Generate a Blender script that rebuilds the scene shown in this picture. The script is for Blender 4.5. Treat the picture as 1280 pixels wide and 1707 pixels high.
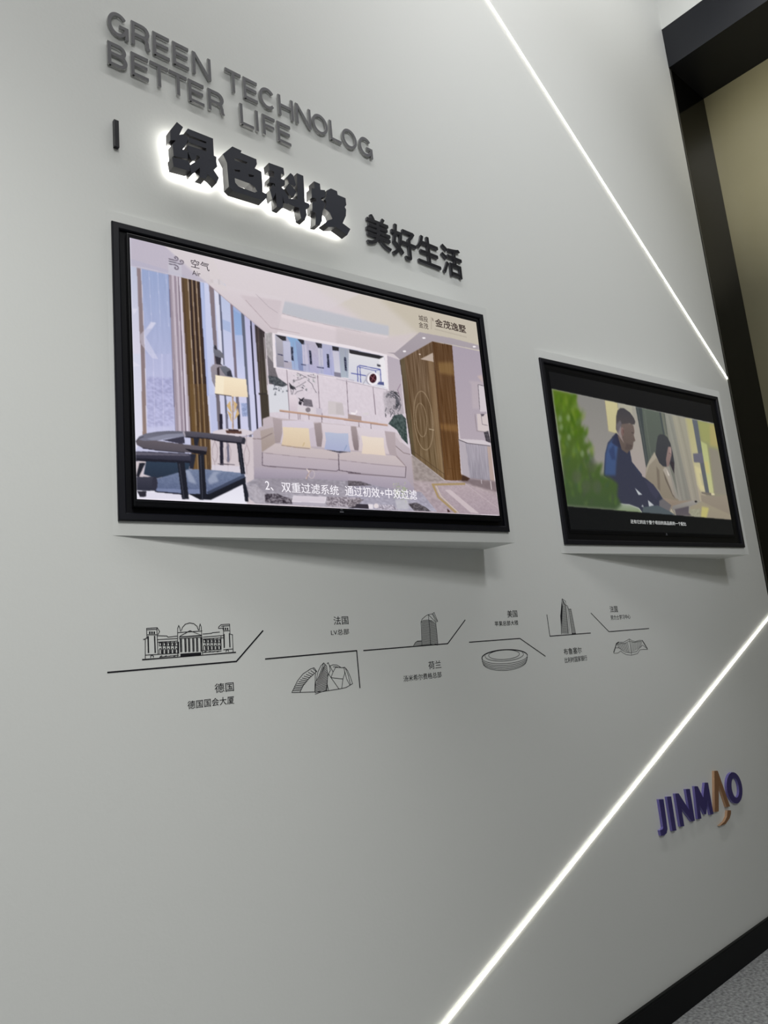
import bpy, bmesh, math, random
import numpy as np
from mathutils import Matrix, Vector

# ------------------------------------------------------------------ clearing, camera, light, exposure
S = bpy.context.scene
COL = S.collection
for o in list(bpy.data.objects):
    bpy.data.objects.remove(o)
S.view_settings.view_transform = 'Standard'
S.view_settings.look = 'None'
S.view_settings.gamma = 1.0
S.view_settings.use_curve_mapping = False
S.view_settings.exposure = 0.0

F_PX = 1249.4636                        # focal length for a frame 1280 px wide
CAM = np.array([0.0, -1.9, 1.57])       # the photographer stands 1.9 m off the wall, phone at 1.57 m
RC = np.array([[0.7514750211557304, -0.6535847728052822, -0.09006795954201594],
               [-0.058352472364708655, -0.20182274081646262, 0.9776822440129803],
               [0.6571759897834981, 0.7294480968831152, 0.18980303581787336]])   # right, up, forward
cam = bpy.data.cameras.new('camera')
cam.sensor_fit = 'HORIZONTAL'
cam.sensor_width = 36.0
cam.lens = 36.0 * F_PX / 1280.0
cam.clip_start = 0.02
cam_o = bpy.data.objects.new('camera', cam)
COL.objects.link(cam_o)
M = Matrix(((RC[0][0], RC[1][0], -RC[2][0], CAM[0]),
            (RC[0][1], RC[1][1], -RC[2][1], CAM[1]),
            (RC[0][2], RC[1][2], -RC[2][2], CAM[2]),
            (0, 0, 0, 1)))
cam_o.matrix_world = M
S.camera = cam_o

world = bpy.data.worlds.new('world')
S.world = world
world.use_nodes = True
world.node_tree.nodes['Background'].inputs[0].default_value = (0.9, 0.95, 1.0, 1)
world.node_tree.nodes['Background'].inputs[1].default_value = 0.05


def area(name, loc, rot, sx, sy, power, color=(1, 1, 1)):
    l = bpy.data.lights.new(name, 'AREA')
    l.shape = 'RECTANGLE'
    l.size, l.size_y, l.energy, l.color = sx, sy, power, color
    o = bpy.data.objects.new(name, l)
    COL.objects.link(o)
    o.location, o.rotation_euler = loc, rot
    return o




def spot(name, loc, target, power, angle, blend, color=(1, 1, 1), radius=0.05):
    l = bpy.data.lights.new(name, 'SPOT')
    l.energy, l.spot_size, l.spot_blend, l.color, l.shadow_soft_size = power, math.radians(angle), blend, color, radius
    o = bpy.data.objects.new(name, l)
    COL.objects.link(o)
    o.location = loc
    o.rotation_euler = (Vector(target) - Vector(loc)).to_track_quat('-Z', 'Y').to_euler()
    return o


CEIL = 6.5
area('ceiling_strip_light', (1.6, -0.95, CEIL - 0.03), (0, 0, 0), 5.6, 0.22, 92, (1.0, 0.99, 0.97))
area('far_fill_light', (-1.2, -6.6, CEIL - 0.03), (0, 0, 0), 3.0, 2.4, 216, (1.0, 1.0, 0.98))  # unseen source, added to raise the overall brightness of the wall
spot('left_fill_spot', (-0.6, -3.6, 5.6), (0.2, 0, 1.56), 475, 38, 1.0, (1.0, 1.0, 0.97), 0.38)  # added, unseen: makes the brighter area at mid-left of the wall
spot('upper_fill_spot', (2.6, -4.8, 6.3), (3.1, 0, 3.3), 445, 42, 1.0, (0.97, 0.98, 1.0), 0.38)  # added, unseen: lifts the dim right part of the wall
spot('portal_fill_spot', (0.8, -1.6, 5.25), (5.29, -0.7, 4.8), 680, 27, 1.0, (1.0, 0.95, 0.80), 0.06)  # added in mid-room, unseen, to light the bronze panel without wall spill

# ------------------------------------------------------------------ helpers
PHI = 0.10677                                   # the two screens stand 6.1 degrees off the wall


def srgb(*c):
    c = np.array(c, float) / 255.0
    return np.where(c <= 0.04045, c / 12.92, ((c + 0.055) / 1.055) ** 2.4)


def ray(px, py):
    return RC.T @ np.array([(px - 640.0) / F_PX, -(py - 853.5) / F_PX, 1.0])


def on_wall(px, py, depth=0.0):
    v = ray(px, py)
    return CAM + v * ((1.9 - depth) / v[1])


def mat(name, color, rough=0.5, metal=0.0, spec=0.5, bump=0.0, scale=60.0, mottle=0.0, coat=0.0):
    m = bpy.data.materials.new(name)
    m.use_nodes = True
    nt = m.node_tree
    b = nt.nodes['Principled BSDF']
    c = tuple(srgb(*color)) + (1,)
    b.inputs['Base Color'].default_value = c
    b.inputs['Roughness'].default_value = rough
    b.inputs['Metallic'].default_value = metal
    b.inputs['Specular IOR Level'].default_value = spec
    b.inputs['Coat Weight'].default_value = coat
    if bump or mottle:
        tc = nt.nodes.new('ShaderNodeTexCoord')
        nz = nt.nodes.new('ShaderNodeTexNoise')
        nz.inputs['Scale'].default_value = scale
        nz.inputs['Detail'].default_value = 4
        nt.links.new(tc.outputs['Object'], nz.inputs['Vector'])
        if bump:
            bp = nt.nodes.new('ShaderNodeBump')
            bp.inputs['Strength'].default_value = bump
            bp.inputs['Distance'].default_value = 0.01
            nt.links.new(nz.outputs['Fac'], bp.inputs['Height'])
            nt.links.new(bp.outputs['Normal'], b.inputs['Normal'])
        if mottle:
            r = nt.nodes.new('ShaderNodeValToRGB')
            r.color_ramp.elements[0].position = 0.3
            r.color_ramp.elements[1].position = 0.7
            r.color_ramp.elements[0].color = tuple(x * (1 - mottle) for x in c[:3]) + (1,)
            r.color_ramp.elements[1].color = tuple(min(1, x * (1 + mottle)) for x in c[:3]) + (1,)
            nt.links.new(nz.outputs['Fac'], r.inputs['Fac'])
            nt.links.new(r.outputs['Color'], b.inputs['Base Color'])
    return m


def glow(name, color, strength):
    m = bpy.data.materials.new(name)
    m.use_nodes = True
    nt = m.node_tree
    nt.nodes.clear()
    e = nt.nodes.new('ShaderNodeEmission')
    e.inputs[0].default_value = tuple(srgb(*color)) + (1,)
    e.inputs[1].default_value = strength
    u = nt.nodes.new('ShaderNodeOutputMaterial')
    nt.links.new(e.outputs[0], u.inputs[0])
    return m


def tag(o, label=None, cat=None, group=None, kind=None):
    if label: o['label'] = label
    if cat: o['category'] = cat
    if group: o['group'] = group
    if kind: o['kind'] = kind
    return o


def empty(name, loc):
    o = bpy.data.objects.new(name, None)
    o.empty_display_size = 0.1
    COL.objects.link(o)
    o.location = loc
    return o


def link_mesh(name, me, mats, parent=None, loc=None):
    o = bpy.data.objects.new(name, me)
    COL.objects.link(o)
    for m in (mats if isinstance(mats, (list, tuple)) else [mats]):
        me.materials.append(m)
    if parent: o.parent = parent
    if loc is not None: o.location = loc
    return o


def bm_obj(name, bm, mats, parent=None, loc=None, recalc=True):
    if recalc:
        bmesh.ops.recalc_face_normals(bm, faces=bm.faces[:])
    me = bpy.data.meshes.new(name)
    bm.to_mesh(me)
    bm.free()
    return link_mesh(name, me, mats, parent, loc)


def box(bm, x0, x1, y0, y1, z0, z1, bevel=0.0, mi=0):
    v = [bm.verts.new(p) for p in ((x0, y0, z0), (x1, y0, z0), (x1, y1, z0), (x0, y1, z0),
                                   (x0, y0, z1), (x1, y0, z1), (x1, y1, z1), (x0, y1, z1))]
    fs = [bm.faces.new([v[i] for i in q]) for q in ((0, 3, 2, 1), (4, 5, 6, 7), (0, 1, 5, 4), (1, 2, 6, 5), (2, 3, 7, 6), (3, 0, 4, 7))]
    for f in fs: f.material_index = mi
    if bevel:
        bmesh.ops.bevel(bm, geom=list({e for f in fs for e in f.edges}), offset=bevel, segments=2, affect='EDGES', profile=0.5)
    return fs


def flat_loops(loops, depth0, depth1, bm, side_mi=0, back_mi=None):
    """Add a solid whose outline (with holes) is given in wall coordinates (x, z), from depth0 to depth1 in front of the wall."""
    cu = bpy.data.curves.new('tmp', 'CURVE')
    cu.dimensions = '2D'
    cu.fill_mode = 'FRONT'
    for lp in loops:
        sp = cu.splines.new('POLY')
        sp.points.add(len(lp) - 1)
        for p, (x, z) in zip(sp.points, lp): p.co = (x, z, 0, 1)
        sp.use_cyclic_u = True
    ob = bpy.data.objects.new('tmp', cu)
    me = ob.to_mesh()
    add_flat(me, depth0, depth1, bm, side_mi, back_mi)
    ob.to_mesh_clear()
    bpy.data.objects.remove(ob)
    bpy.data.curves.remove(cu)


def add_flat(me, d0, d1, bm, side_mi=0, back_mi=None, f=lambda x, z: (x, z)):
    """extrude a flat 2D mesh (x, y) into a solid between depths d0 and d1 (towards -y)"""
    t = bmesh.new()
    t.from_mesh(me)
    bmesh.ops.remove_doubles(t, verts=t.verts[:], dist=1e-6)
    pts = [f(v.co.x, v.co.y) for v in t.verts]
    fr = [bm.verts.new((x, -d1, z)) for x, z in pts]
    bk = [bm.verts.new((x, -d0, z)) for x, z in pts]
    t.verts.index_update()
    for fc in t.faces:
        idx = [v.index for v in fc.verts]
        a = bm.faces.new([fr[i] for i in idx])
        b = bm.faces.new([bk[i] for i in reversed(idx)])
        a.material_index = 0
        b.material_index = side_mi if back_mi is None else back_mi
    for e in t.edges:
        if len(e.link_faces) == 1:
            i, j = e.verts[0].index, e.verts[1].index
            q = bm.faces.new((fr[i], fr[j], bk[j], bk[i]))
            q.material_index = side_mi
    t.free()


def text_mesh(s):
    cu = bpy.data.curves.new('tmp', 'FONT')
    cu.body = s
    cu.size = 1.0
    cu.resolution_u = 4
    ob = bpy.data.objects.new('tmp', cu)
    COL.objects.link(ob)
    bpy.context.view_layer.update()
    me = bpy.data.meshes.new_from_object(ob)
    bpy.data.objects.remove(ob)
    bpy.data.curves.remove(cu)
    return me


def text_bm(s, x0, x1, z0, z1, d0, d1, side_mi=0, bold=0.0, bm=None):
    """lettering fitted to the rectangle x0..x1, z0..z1 on the wall"""
    me = text_mesh(s)
    co = np.array([v.co[:] for v in me.vertices])
    mn, mx = co.min(0), co.max(0)
    bm = bm or bmesh.new()
    offs = [(0, 0)] if not bold else [(bold * math.cos(a), bold * math.sin(a)) for a in np.arange(8) * math.pi / 4]
    for k, (ox, oz) in enumerate(offs):
        g = lambda x, z: (x0 + bold + ox + (x - mn[0]) / (mx[0] - mn[0]) * (x1 - x0 - 2 * bold),
                          z0 + bold + oz + (z - mn[1]) / (mx[1] - mn[1]) * (z1 - z0 - 2 * bold))
        add_flat(me, d0, d1 - 0.00004 * k, bm, side_mi, None, g)
    bpy.data.meshes.remove(me)
    return bm


def stroke_loops(pts, w, closed=False):
    """outline of a bar of width w along pts with mitred corners; returns list of convex quads"""
    P = [np.array(p, float) for p in pts]
    n = len(P)
    L, Rr = [], []
    for i in range(n):
        a = P[i - 1] if (i > 0 or closed) else None
        b = P[(i + 1) % n] if (i < n - 1 or closed) else None
        ds = []
        if a is not None and np.linalg.norm(P[i] - a) > 0: ds.append((P[i] - a) / np.linalg.norm(P[i] - a))
        if b is not None and np.linalg.norm(b - P[i]) > 0: ds.append((b - P[i]) / np.linalg.norm(b - P[i]))
        d = sum(ds)
        d = d / (np.linalg.norm(d) + 1e-9)
        nn = np.array([-d[1], d[0]])
        k = 1.0 / max(0.35, abs(nn @ np.array([-ds[0][1], ds[0][0]])))
        L.append(P[i] + nn * w / 2 * k)
        Rr.append(P[i] - nn * w / 2 * k)
    m = n if closed else n - 1
    return [[L[i], L[(i + 1) % n], Rr[(i + 1) % n], Rr[i]] for i in range(m)]


def prism(bm, loop, d0, d1, side_mi=0):
    fr = [bm.verts.new((x, -d1, z)) for x, z in loop]
    bk = [bm.verts.new((x, -d0, z)) for x, z in loop]
    n = len(loop)
    bm.faces.new(fr).material_index = 0
    bm.faces.new(bk[::-1]).material_index = side_mi
    for i in range(n):
        bm.faces.new((fr[i], bk[i], bk[(i + 1) % n], fr[(i + 1) % n])).material_index = side_mi


def centre_origin(o):
    """put a mesh object's origin at the middle of its own vertices"""
    me = o.data
    co = np.empty(len(me.vertices) * 3)
    me.vertices.foreach_get('co', co)
    co = co.reshape(-1, 3)
    c = (co.min(0) + co.max(0)) / 2
    me.transform(Matrix.Translation(-Vector(c)))
    o.location = Vector(o.location) + Vector(c)
    return o


# ------------------------------------------------------------------ materials
M_wall = mat('white_wall_paint', (221, 223, 221), 0.55, spec=0.35, bump=0.03, scale=90)
M_ceil = mat('ceiling_paint', (225, 225, 225), 0.8)
M_back = mat('grey_wall_paint', (150, 150, 150), 0.7)
M_carpet = mat('grey_carpet', (150, 152, 154), 0.95, spec=0.1, bump=0.6, scale=70, mottle=0.45)
M_black = mat('black_gloss', (10, 11, 16), 0.4, spec=0.2)
M_skirt = mat('black_skirting', (7, 8, 10), 0.4, spec=0.12)
M_portal = mat('black_lacquer', (26, 28, 34), 0.4, spec=0.3)
M_reveal = mat('black_reveal_lacquer', (6, 7, 7), 0.12, spec=0.08)
M_bronze = mat('bronze_panel', (122, 118, 95), 0.3, mottle=0.06, scale=1.2)
M_steel = mat('grey_steel_trim', (66, 66, 62), 0.4)
M_frame = mat('black_frame', (21, 22, 30), 0.4, spec=0.3)
M_casing = mat('tv_black', (7, 8, 13), 0.4, spec=0.15)
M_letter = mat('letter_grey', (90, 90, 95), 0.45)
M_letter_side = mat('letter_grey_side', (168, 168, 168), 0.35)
M_char = mat('letter_charcoal', (40, 43, 55), 0.5, spec=0.3)
M_char_side = mat('letter_charcoal_side', (48, 46, 50), 0.3)
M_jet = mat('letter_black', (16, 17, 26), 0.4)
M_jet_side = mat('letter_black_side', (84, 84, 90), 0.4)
M_ink = mat('black_ink', (28, 28, 34), 0.7, spec=0.2)
M_purple = mat('letter_purple', (66, 58, 122), 0.3, metal=0.2)
M_purple_side = mat('letter_purple_side', (124, 116, 184), 0.25, metal=0.3)  # bright edge highlights put into a lighter side colour
M_copper = mat('letter_copper', (160, 118, 88), 0.35, metal=0.35)
M_copper_side = mat('letter_copper_side', (196, 158, 126), 0.3, metal=0.3)  # lighter than the face, edge highlight put into the colour
G_strip = glow('led_strip_glow', (255, 252, 236), 12.0)
G_halo = glow('halo_led_glow', (255, 252, 244), 13.0)

# ------------------------------------------------------------------ the setting
X0, X1, XR, YB = -3.6, 4.774, 5.30, -9.0
bm = bmesh.new(); box(bm, X0, X1, 0.0, 0.12, 0, CEIL)
tag(bm_obj('wall_left', bm, M_wall), kind='structure')
bm = bmesh.new(); box(bm, X0 - 0.12, XR + 0.12, YB - 0.12, 0.12, -0.1, 0.0)
tag(bm_obj('floor', bm, M_carpet), kind='structure')
bm = bmesh.new(); box(bm, X0 - 0.12, XR + 0.12, YB - 0.12, 0.12, CEIL, CEIL + 0.1)
tag(bm_obj('ceiling', bm, M_ceil), kind='structure')
bm = bmesh.new(); box(bm, X0 - 0.12, X0, YB, 0.12, 0, CEIL)
tag(bm_obj('wall_back', bm, M_back), kind='structure')
bm = bmesh.new(); box(bm, X0 - 0.12, XR + 0.12, YB - 0.12, YB, 0, CEIL)
tag(bm_obj('wall_right', bm, M_back), kind='structure')
# end of the room: white bulkhead over a black portal with a bronze panel set back in it
HB, HT = 5.432, 5.743
bm = bmesh.new(); box(bm, X1, XR + 0.12, YB, 0.12, HT, CEIL)
tag(bm_obj('wall_front', bm, M_wall), kind='structure')
bm = bmesh.new(); box(bm, X1 - 0.004, XR + 0.12, YB, 0.0, HB, HT)
tag(bm_obj('trim_1', bm, M_portal), kind='structure')
bm = bmesh.new(); box(bm, X1, XR + 0.12, 0.0, 0.12, 0, HB)
tag(bm_obj('trim_2', bm, M_reveal), kind='structure')
bm = bmesh.new(); box(bm, XR - 0.01, XR + 0.12, YB, 0.0, 0, HB)
tag(bm_obj('wall_end', bm, M_bronze), kind='structure')
# corner bead and seal where the white wall stops
bm = bmesh.new(); box(bm, X1 + 0.010, X1 + 0.024, -0.003, 0.02, 0, HT)
tag(bm_obj('trim_3', bm, M_steel), kind='structure')
# skirting
bm = bmesh.new()
box(bm, X0, X1, -0.012, 0.0, 0.0, 0.112)
box(bm, X0, X1, -0.016, 0.0, 0.112, 0.123, bevel=0.002)
tag(bm_obj('baseboard_left', bm, M_skirt), kind='structure')


# ------------------------------------------------------------------ recessed light lines in the wall
def light_line(a, b, w, label):
    a, b = np.array(a), np.array(b)
    d = (b - a) / np.linalg.norm(b - a)
    n = np.array([-d[1], d[0]])
    mid = (a + b) / 2
    root = empty('linear_wall_light', (mid[0], 0, mid[1]))
    tag(root, label, 'wall light', 'diagonal light lines in the white wall')
    q = lambda s, t: tuple(mid * 0 + (s - mid) + n * t)
    bm = bmesh.new(); prism(bm, [q(a, w / 2), q(b, w / 2), q(b, -w / 2), q(a, -w / 2)], 0.0002, 0.0042)
    o = bm_obj('diffuser', bm, G_strip, root)
    bm = bmesh.new()
    for s in (1, -1):
        t0, t1 = s * w / 2, s * (w / 2 + 0.0025)
        prism(bm, [q(a, t0), q(b, t0), q(b, t1), q(a, t1)], 0.0002, 0.0008)
    bm_obj('profile', bm, M_wall, root)


d1 = (np.array([4.78, 3.118]) - np.array([2.73, 4.772]))
a1 = np.array([2.73, 4.772]) - d1 * 0.72
light_line(a1, (X1 - 0.003, 3.123), 0.0092, 'thin bright light line slanting down to the right above the screens')
d2 = (np.array([4.716, 1.595]) - np.array([1.765, 0.439])) / 2.951
light_line(np.array([1.765, 0.439]) - d2 * 0.72, (X1 - 0.003, 1.595 + d2[1] * 0.055), 0.0112, 'bright light line climbing to the right across the lower wall')


# ------------------------------------------------------------------ picture painter for the lit screens
class Canvas:
    SS = 2

    def __init__(s, hx, off, u0, u1, z0, z1, nu, nv, seed):
        s.hx, s.off, s.u0, s.u1, s.z0, s.z1 = hx, off, u0, u1, z0, z1
        s.w, s.h = nu * s.SS, nv * s.SS
        s.nu, s.nv = nu, nv
        s.im = np.zeros((s.h, s.w, 3))
        s.rng = np.random.default_rng(seed)

    def uv(s, px, py):
        n = np.array([math.sin(PHI), math.cos(PHI), 0])
        p0 = np.array([s.hx, 0, 0]) - n * s.off
        v = ray(px, py)
        q = CAM + v * ((n @ (p0 - CAM)) / (n @ v))
        return (q - p0) @ np.array([math.cos(PHI), -math.sin(PHI), 0]), q[2]

    def px(s, tile, p):
        return (tile[0] + p[0] / tile[2], tile[1] + p[1] / tile[2])

    def cv(s, tile, pts):
        out = []
        for p in pts:
            u, z = s.uv(*s.px(tile, p))
            out.append(((u - s.u0) / (s.u1 - s.u0) * s.w, (s.z1 - z) / (s.z1 - s.z0) * s.h))
        return np.array(out)

    def noise(s, h, w, size):
        gh, gw = int(h / size[1]) + 3, int(w / size[0]) + 3
        g = s.rng.random((gh, gw))
        yy, xx = np.arange(h) / size[1], np.arange(w) / size[0]
        yi, xi = yy.astype(int), xx.astype(int)
        fy, fx = (yy - yi)[:, None], (xx - xi)[None, :]
        a = g[yi][:, xi]; b = g[yi][:, xi + 1]; c = g[yi + 1][:, xi]; d = g[yi + 1][:, xi + 1]
        return (a * (1 - fx) + b * fx) * (1 - fy) + (c * (1 - fx) + d * fx) * fy - 0.5

    def fill(s, tile, pts, col, col2=None, alpha=1.0, blur=0, noise=0, size=(3, 3), axis='v'):
        P = s.cv(tile, pts)
        b = blur * 3 + 1
        x0, x1 = int(max(0, P[:, 0].min() - b)), int(min(s.w, P[:, 0].max() + b + 2))
        y0, y1 = int(max(0, P[:, 1].min() - b)), int(min(s.h, P[:, 1].max() + b + 2))
        if x1 <= x0 or y1 <= y0: return
        X, Y = np.arange(x0, x1)[None, :] + 0.5, np.arange(y0, y1)[:, None] + 0.5
        m = np.zeros((y1 - y0, x1 - x0), bool)
        n = len(P)
        for i in range(n):
            (ax, ay), (bx, by) = P[i], P[(i + 1) % n]
            if ay == by: continue
            m ^= ((ay > Y) != (by > Y)) & (X < (bx - ax) * (Y - ay) / (by - ay) + ax)
        m = m.astype(float)
        for _ in range(2 if blur else 0):
            r = int(blur)
            k = 2 * r + 1
            for ax in (0, 1):
                pad = [(0, 0), (0, 0)]
                pad[ax] = (r + 1, r)
                c = np.cumsum(np.pad(m, pad, mode='edge'), axis=ax)
                m = (c[k:, :] - c[:-k, :]) / k if ax == 0 else (c[:, k:] - c[:, :-k]) / k
        c = np.array(col, float)
        if col2 is not None:
            t = (np.linspace(0, 1, y1 - y0)[:, None, None] if axis == 'v' else np.linspace(0, 1, x1 - x0)[None, :, None])
            c = c * (1 - t) + np.array(col2, float) * t
        if noise:
            c = c + noise * 2 * s.noise(y1 - y0, x1 - x0, size)[:, :, None]
        m = (m * alpha)[:, :, None]
        s.im[y0:y1, x0:x1] = s.im[y0:y1, x0:x1] * (1 - m) + np.clip(c, 0, 255) * m

    def line(s, tile, pts, w, col, alpha=1.0, blur=0):
        P = [(tile[0] + p[0] / tile[2], tile[1] + p[1] / tile[2]) for p in pts]
        for q in stroke_loops(P, w):
            s.fill((0, 0, 1), q, col, alpha=alpha, blur=blur)

    def ell(s, tile, c, r, col, rot=0.0, n=28, **k):
        pts = []
        for i in range(n):
            a = 2 * math.pi * i / n
            x, y = r[0] * math.cos(a), r[1] * math.sin(a)
            pts.append((c[0] + x * math.cos(rot) - y * math.sin(rot), c[1] + x * math.sin(rot) + y * math.cos(rot)))
        s.fill(tile, pts, col, **k)

    def ring(s, tile, c, r, w, col, rot=0.0, n=40, a0=0, a1=360, alpha=1.0):
        pts = []
        for i in range(n + 1):
            a = math.radians(a0 + (a1 - a0) * i / n)
            x, y = r[0] * math.cos(a), r[1] * math.sin(a)
            pts.append((c[0] + x * math.cos(rot) - y * math.sin(rot), c[1] + x * math.sin(rot) + y * math.cos(rot)))
        s.line(tile, pts, w, col, alpha)

    def mesh(s, name, parent, gain=1.0, soft=1):
        im = s.im
        for ax in (0, 1):
            for _ in range(soft):
                im = (np.roll(im, 1, ax) + im * 2 + np.roll(im, -1, ax)) / 4
        im = im + 5.0 * (s.rng.random(im.shape[:2] + (1,)) - 0.5)
        im = np.clip(im, 0, 255).reshape(s.nv, s.SS, s.nu, s.SS, 3).mean((1, 3)) / 255.0
        lin = np.where(im <= 0.04045, im / 12.92, ((im + 0.055) / 1.055) ** 2.4) * gain
        nu, nv = s.nu, s.nv
        us = s.u0 + (np.arange(nu) / (nu - 1)) * (s.u1 - s.u0)
        zs = s.z1 - (np.arange(nv) / (nv - 1)) * (s.z1 - s.z0)
        U, Z = np.meshgrid(us, zs)
        co = np.stack([U, np.full_like(U, -s.off), Z], -1).reshape(-1, 3)
        i = np.arange(nu * nv).reshape(nv, nu)
        q = np.stack([i[:-1, :-1], i[1:, :-1], i[1:, 1:], i[:-1, 1:]], -1).reshape(-1, 4)
        me = bpy.data.meshes.new(name)
        me.vertices.add(len(co)); me.vertices.foreach_set('co', co.ravel())
        me.loops.add(q.size); me.loops.foreach_set('vertex_index', q.ravel().astype(np.int32))
        me.polygons.add(len(q)); me.polygons.foreach_set('loop_start', np.arange(0, q.size, 4, dtype=np.int32))
        me.update(calc_edges=True)
        at = me.color_attributes.new('Col', 'FLOAT_COLOR', 'POINT')
        rgba = np.concatenate([lin.reshape(-1, 3), np.ones((nu * nv, 1))], 1)
        at.data.foreach_set('color', rgba.ravel().astype(np.float32))
        m = bpy.data.materials.new(name + '_light')
        m.use_nodes = True
        nt = m.node_tree
        b = nt.nodes['Principled BSDF']
        a = nt.nodes.new('ShaderNodeAttribute')
        a.attribute_name = 'Col'
        b.inputs['Base Color'].default_value = (0.004, 0.004, 0.005, 1)
        b.inputs['Roughness'].default_value = 0.25
        b.inputs['Specular IOR Level'].default_value = 0.25
        nt.links.new(a.outputs['Color'], b.inputs['Emission Color'])
        b.inputs['Emission Strength'].default_value = 1.0
        m.cycles.emission_sampling = 'NONE'
        return link_mesh(name, me, m, parent)


def paint_living_room():
    c = Canvas(H1, 0.0226, 0.058, 1.379, 2.040, 2.8035, 640, 368, 7)
    f, ln = c.fill, c.line
    P = (0, 0, 1)
    T1, T2, T3, T4, T5 = (205, 385, 8), (335, 500, 8), (430, 530, 8), (560, 530, 8), (680, 520, 8)
    T6, T7, T8 = (215, 690, 6.4), (400, 690, 6.4), (580, 690, 4.923)
    Z6, Z8 = (190, 640, 3.657), (205, 590, 9.846)
    # ceiling
    f(P, [(200, 380), (840, 530), (840, 870), (200, 850)], (214, 202, 206), (205, 192, 198))
    f(P, [(470, 440), (810, 540), (812, 600), (640, 560)], (206, 197, 186), alpha=0.9, blur=14)
    f(P, [(600, 470), (810, 540), (812, 590), (700, 560)], (196, 186, 168), alpha=0.95, blur=12)
    f(P, [(341, 469), (390, 487), (470, 503), (458, 555), (445, 552)], (208, 196, 200), blur=2)
    f(P, [(445, 494), (470, 500), (540, 518), (597, 532), (648, 544), (648, 560), (610, 554), (560, 544), (500, 531), (464, 521)], (190, 190, 200), (186, 188, 196), blur=3)
    f(P, [(464, 522), (500, 532), (560, 545), (648, 561), (640, 566), (560, 552), (470, 530)], (224, 210, 214), blur=1)
    ln(P, [(410, 501), (452, 547), (500, 556)], 0.7, (178, 162, 168))
    ln(P, [(448, 500), (463, 521), (520, 536), (610, 556)], 0.8, (176, 165, 172))
    f(T3, [(90, 0), (560, 60), (1280, 170), (1280, 380), (220, 170)], (214, 200, 206), alpha=0.5, blur=6)
    f(T4, [(0, 130), (700, 260), (1100, 190), (760, 470), (640, 475), (0, 350)], (210, 197, 200), (200, 188, 192), alpha=0.75, blur=4)
    # lowered soffit on the right
    f(P, [(655.5, 590), (644, 588), (658, 588), (699, 554), (753, 564), (797, 575.5), (800, 584), (754, 575), (720, 569), (667, 600)], (168, 158, 165), (160, 149, 158))
    for tl, p in ((T5, (210, 350)), (T4, (912, 447)), (T5, (882, 465))):
        c.ell(tl, p, (22, 11), (244, 238, 240))
    # back wall
    f(P, [(440, 540), (447, 556), (645, 592), (667, 600), (686, 757), (440, 740)], (220, 208, 217), (212, 200, 210), noise=4, size=(6, 6))
    f(T4, [(640, 490), (850, 560), (905, 1280), (690, 1280)], (182, 170, 182), (188, 176, 184))
    for tl, a, b in ((T3, (385, 680), (417, 1240)), (T3, (795, 760), (822, 1210)), (T3, (1180, 830), (1206, 1290)), (T4, (490, 895), (527, 1290))):
        ln(tl, [a, b], 1.0, (128, 112, 124))
    f(T3, [(140, 890), (390, 900), (415, 1250), (150, 1260)], (214, 214, 222))
    # marble at the left end and shadow
    f(T3, [(95, 205), (195, 195), (240, 690), (130, 640)], (172, 166, 168), (160, 152, 154), noise=14, size=(4, 6))
    f(T3, [(125, 500), (205, 600), (270, 800), (400, 890), (350, 915), (150, 880)], (120, 112, 118), (104, 98, 104), noise=8)
    f(T3, [(135, 770), (260, 790), (390, 890), (330, 920), (230, 900), (150, 860)], (74, 78, 84), noise=26, size=(4, 4))
    # niche above the sofa
    f(P, [(453.6, 552), (590, 578), (645, 591.5), (648, 652), (590, 636), (456, 613)], (232, 222, 228))
    f(P, [(458.5, 557.5), (590, 583), (640, 594), (646, 648), (590, 632), (461, 612)], (172, 174, 200), (178, 178, 210))
    f(T3, [(235, 240), (330, 300), (350, 660), (250, 650)], (176, 172, 182), (150, 145, 158))
    f(T3, [(228, 222), (375, 250), (376, 308), (326, 302)], (48, 45, 50))
    f(T3, [(335, 308), (432, 328), (445, 590), (350, 580)], (192, 192, 216), (184, 184, 208))
    f(T3, [(350, 580), (450, 590), (456, 680), (352, 665)], (176, 168, 184))
    f(T3, [(384, 250), (530, 282), (582, 345), (600, 705), (455, 682), (432, 330)], (130, 168, 212), (160, 176, 214))
    f(T3, [(500, 300), (585, 350), (605, 708), (545, 700)], (140, 156, 196), (120, 130, 176), alpha=0.8)
    f(T3, [(525, 282), (615, 298), (616, 356), (580, 350)], (44, 42, 50))
    f(T3, [(590, 355), (660, 365), (690, 620), (600, 612)], (196, 190, 212))
    f(T3, [(618, 300), (765, 330), (800, 400), (812, 745), (690, 722), (640, 360)], (186, 178, 196), (176, 172, 208), noise=4)
    f(T3, [(765, 330), (852, 345), (852, 405), (800, 398)], (44, 42, 50))
    f(T3, [(800, 405), (870, 415), (885, 640), (812, 640)], (194, 190, 208))
    f(T3, [(855, 350), (990, 378), (1010, 500), (1020, 775), (880, 755)], (176, 176, 204), (170, 172, 216))
    f(T3, [(990, 378), (1078, 392), (1076, 442), (992, 434)], (44, 42, 48))
    f(T3, [(995, 440), (1075, 450), (1090, 640), (1100, 740), (1020, 720)], (196, 192, 210), (206, 204, 216))
    f(T3, [(1015, 720), (1105, 735), (1108, 795), (1018, 778)], (130, 126, 146))
    f(T3, [(1082, 395), (1215, 420), (1225, 805), (1108, 790)], (160, 164, 178), (170, 182, 196))
    for x, y in ((435, 382), (680, 432), (915, 478), (1146, 522)):
        f(T3, [(x, y), (x + 30, y + 5), (x + 42, y + 190), (x + 12, y + 184)], (52, 56, 78), noise=60, size=(2.2, 2.2))
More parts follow.
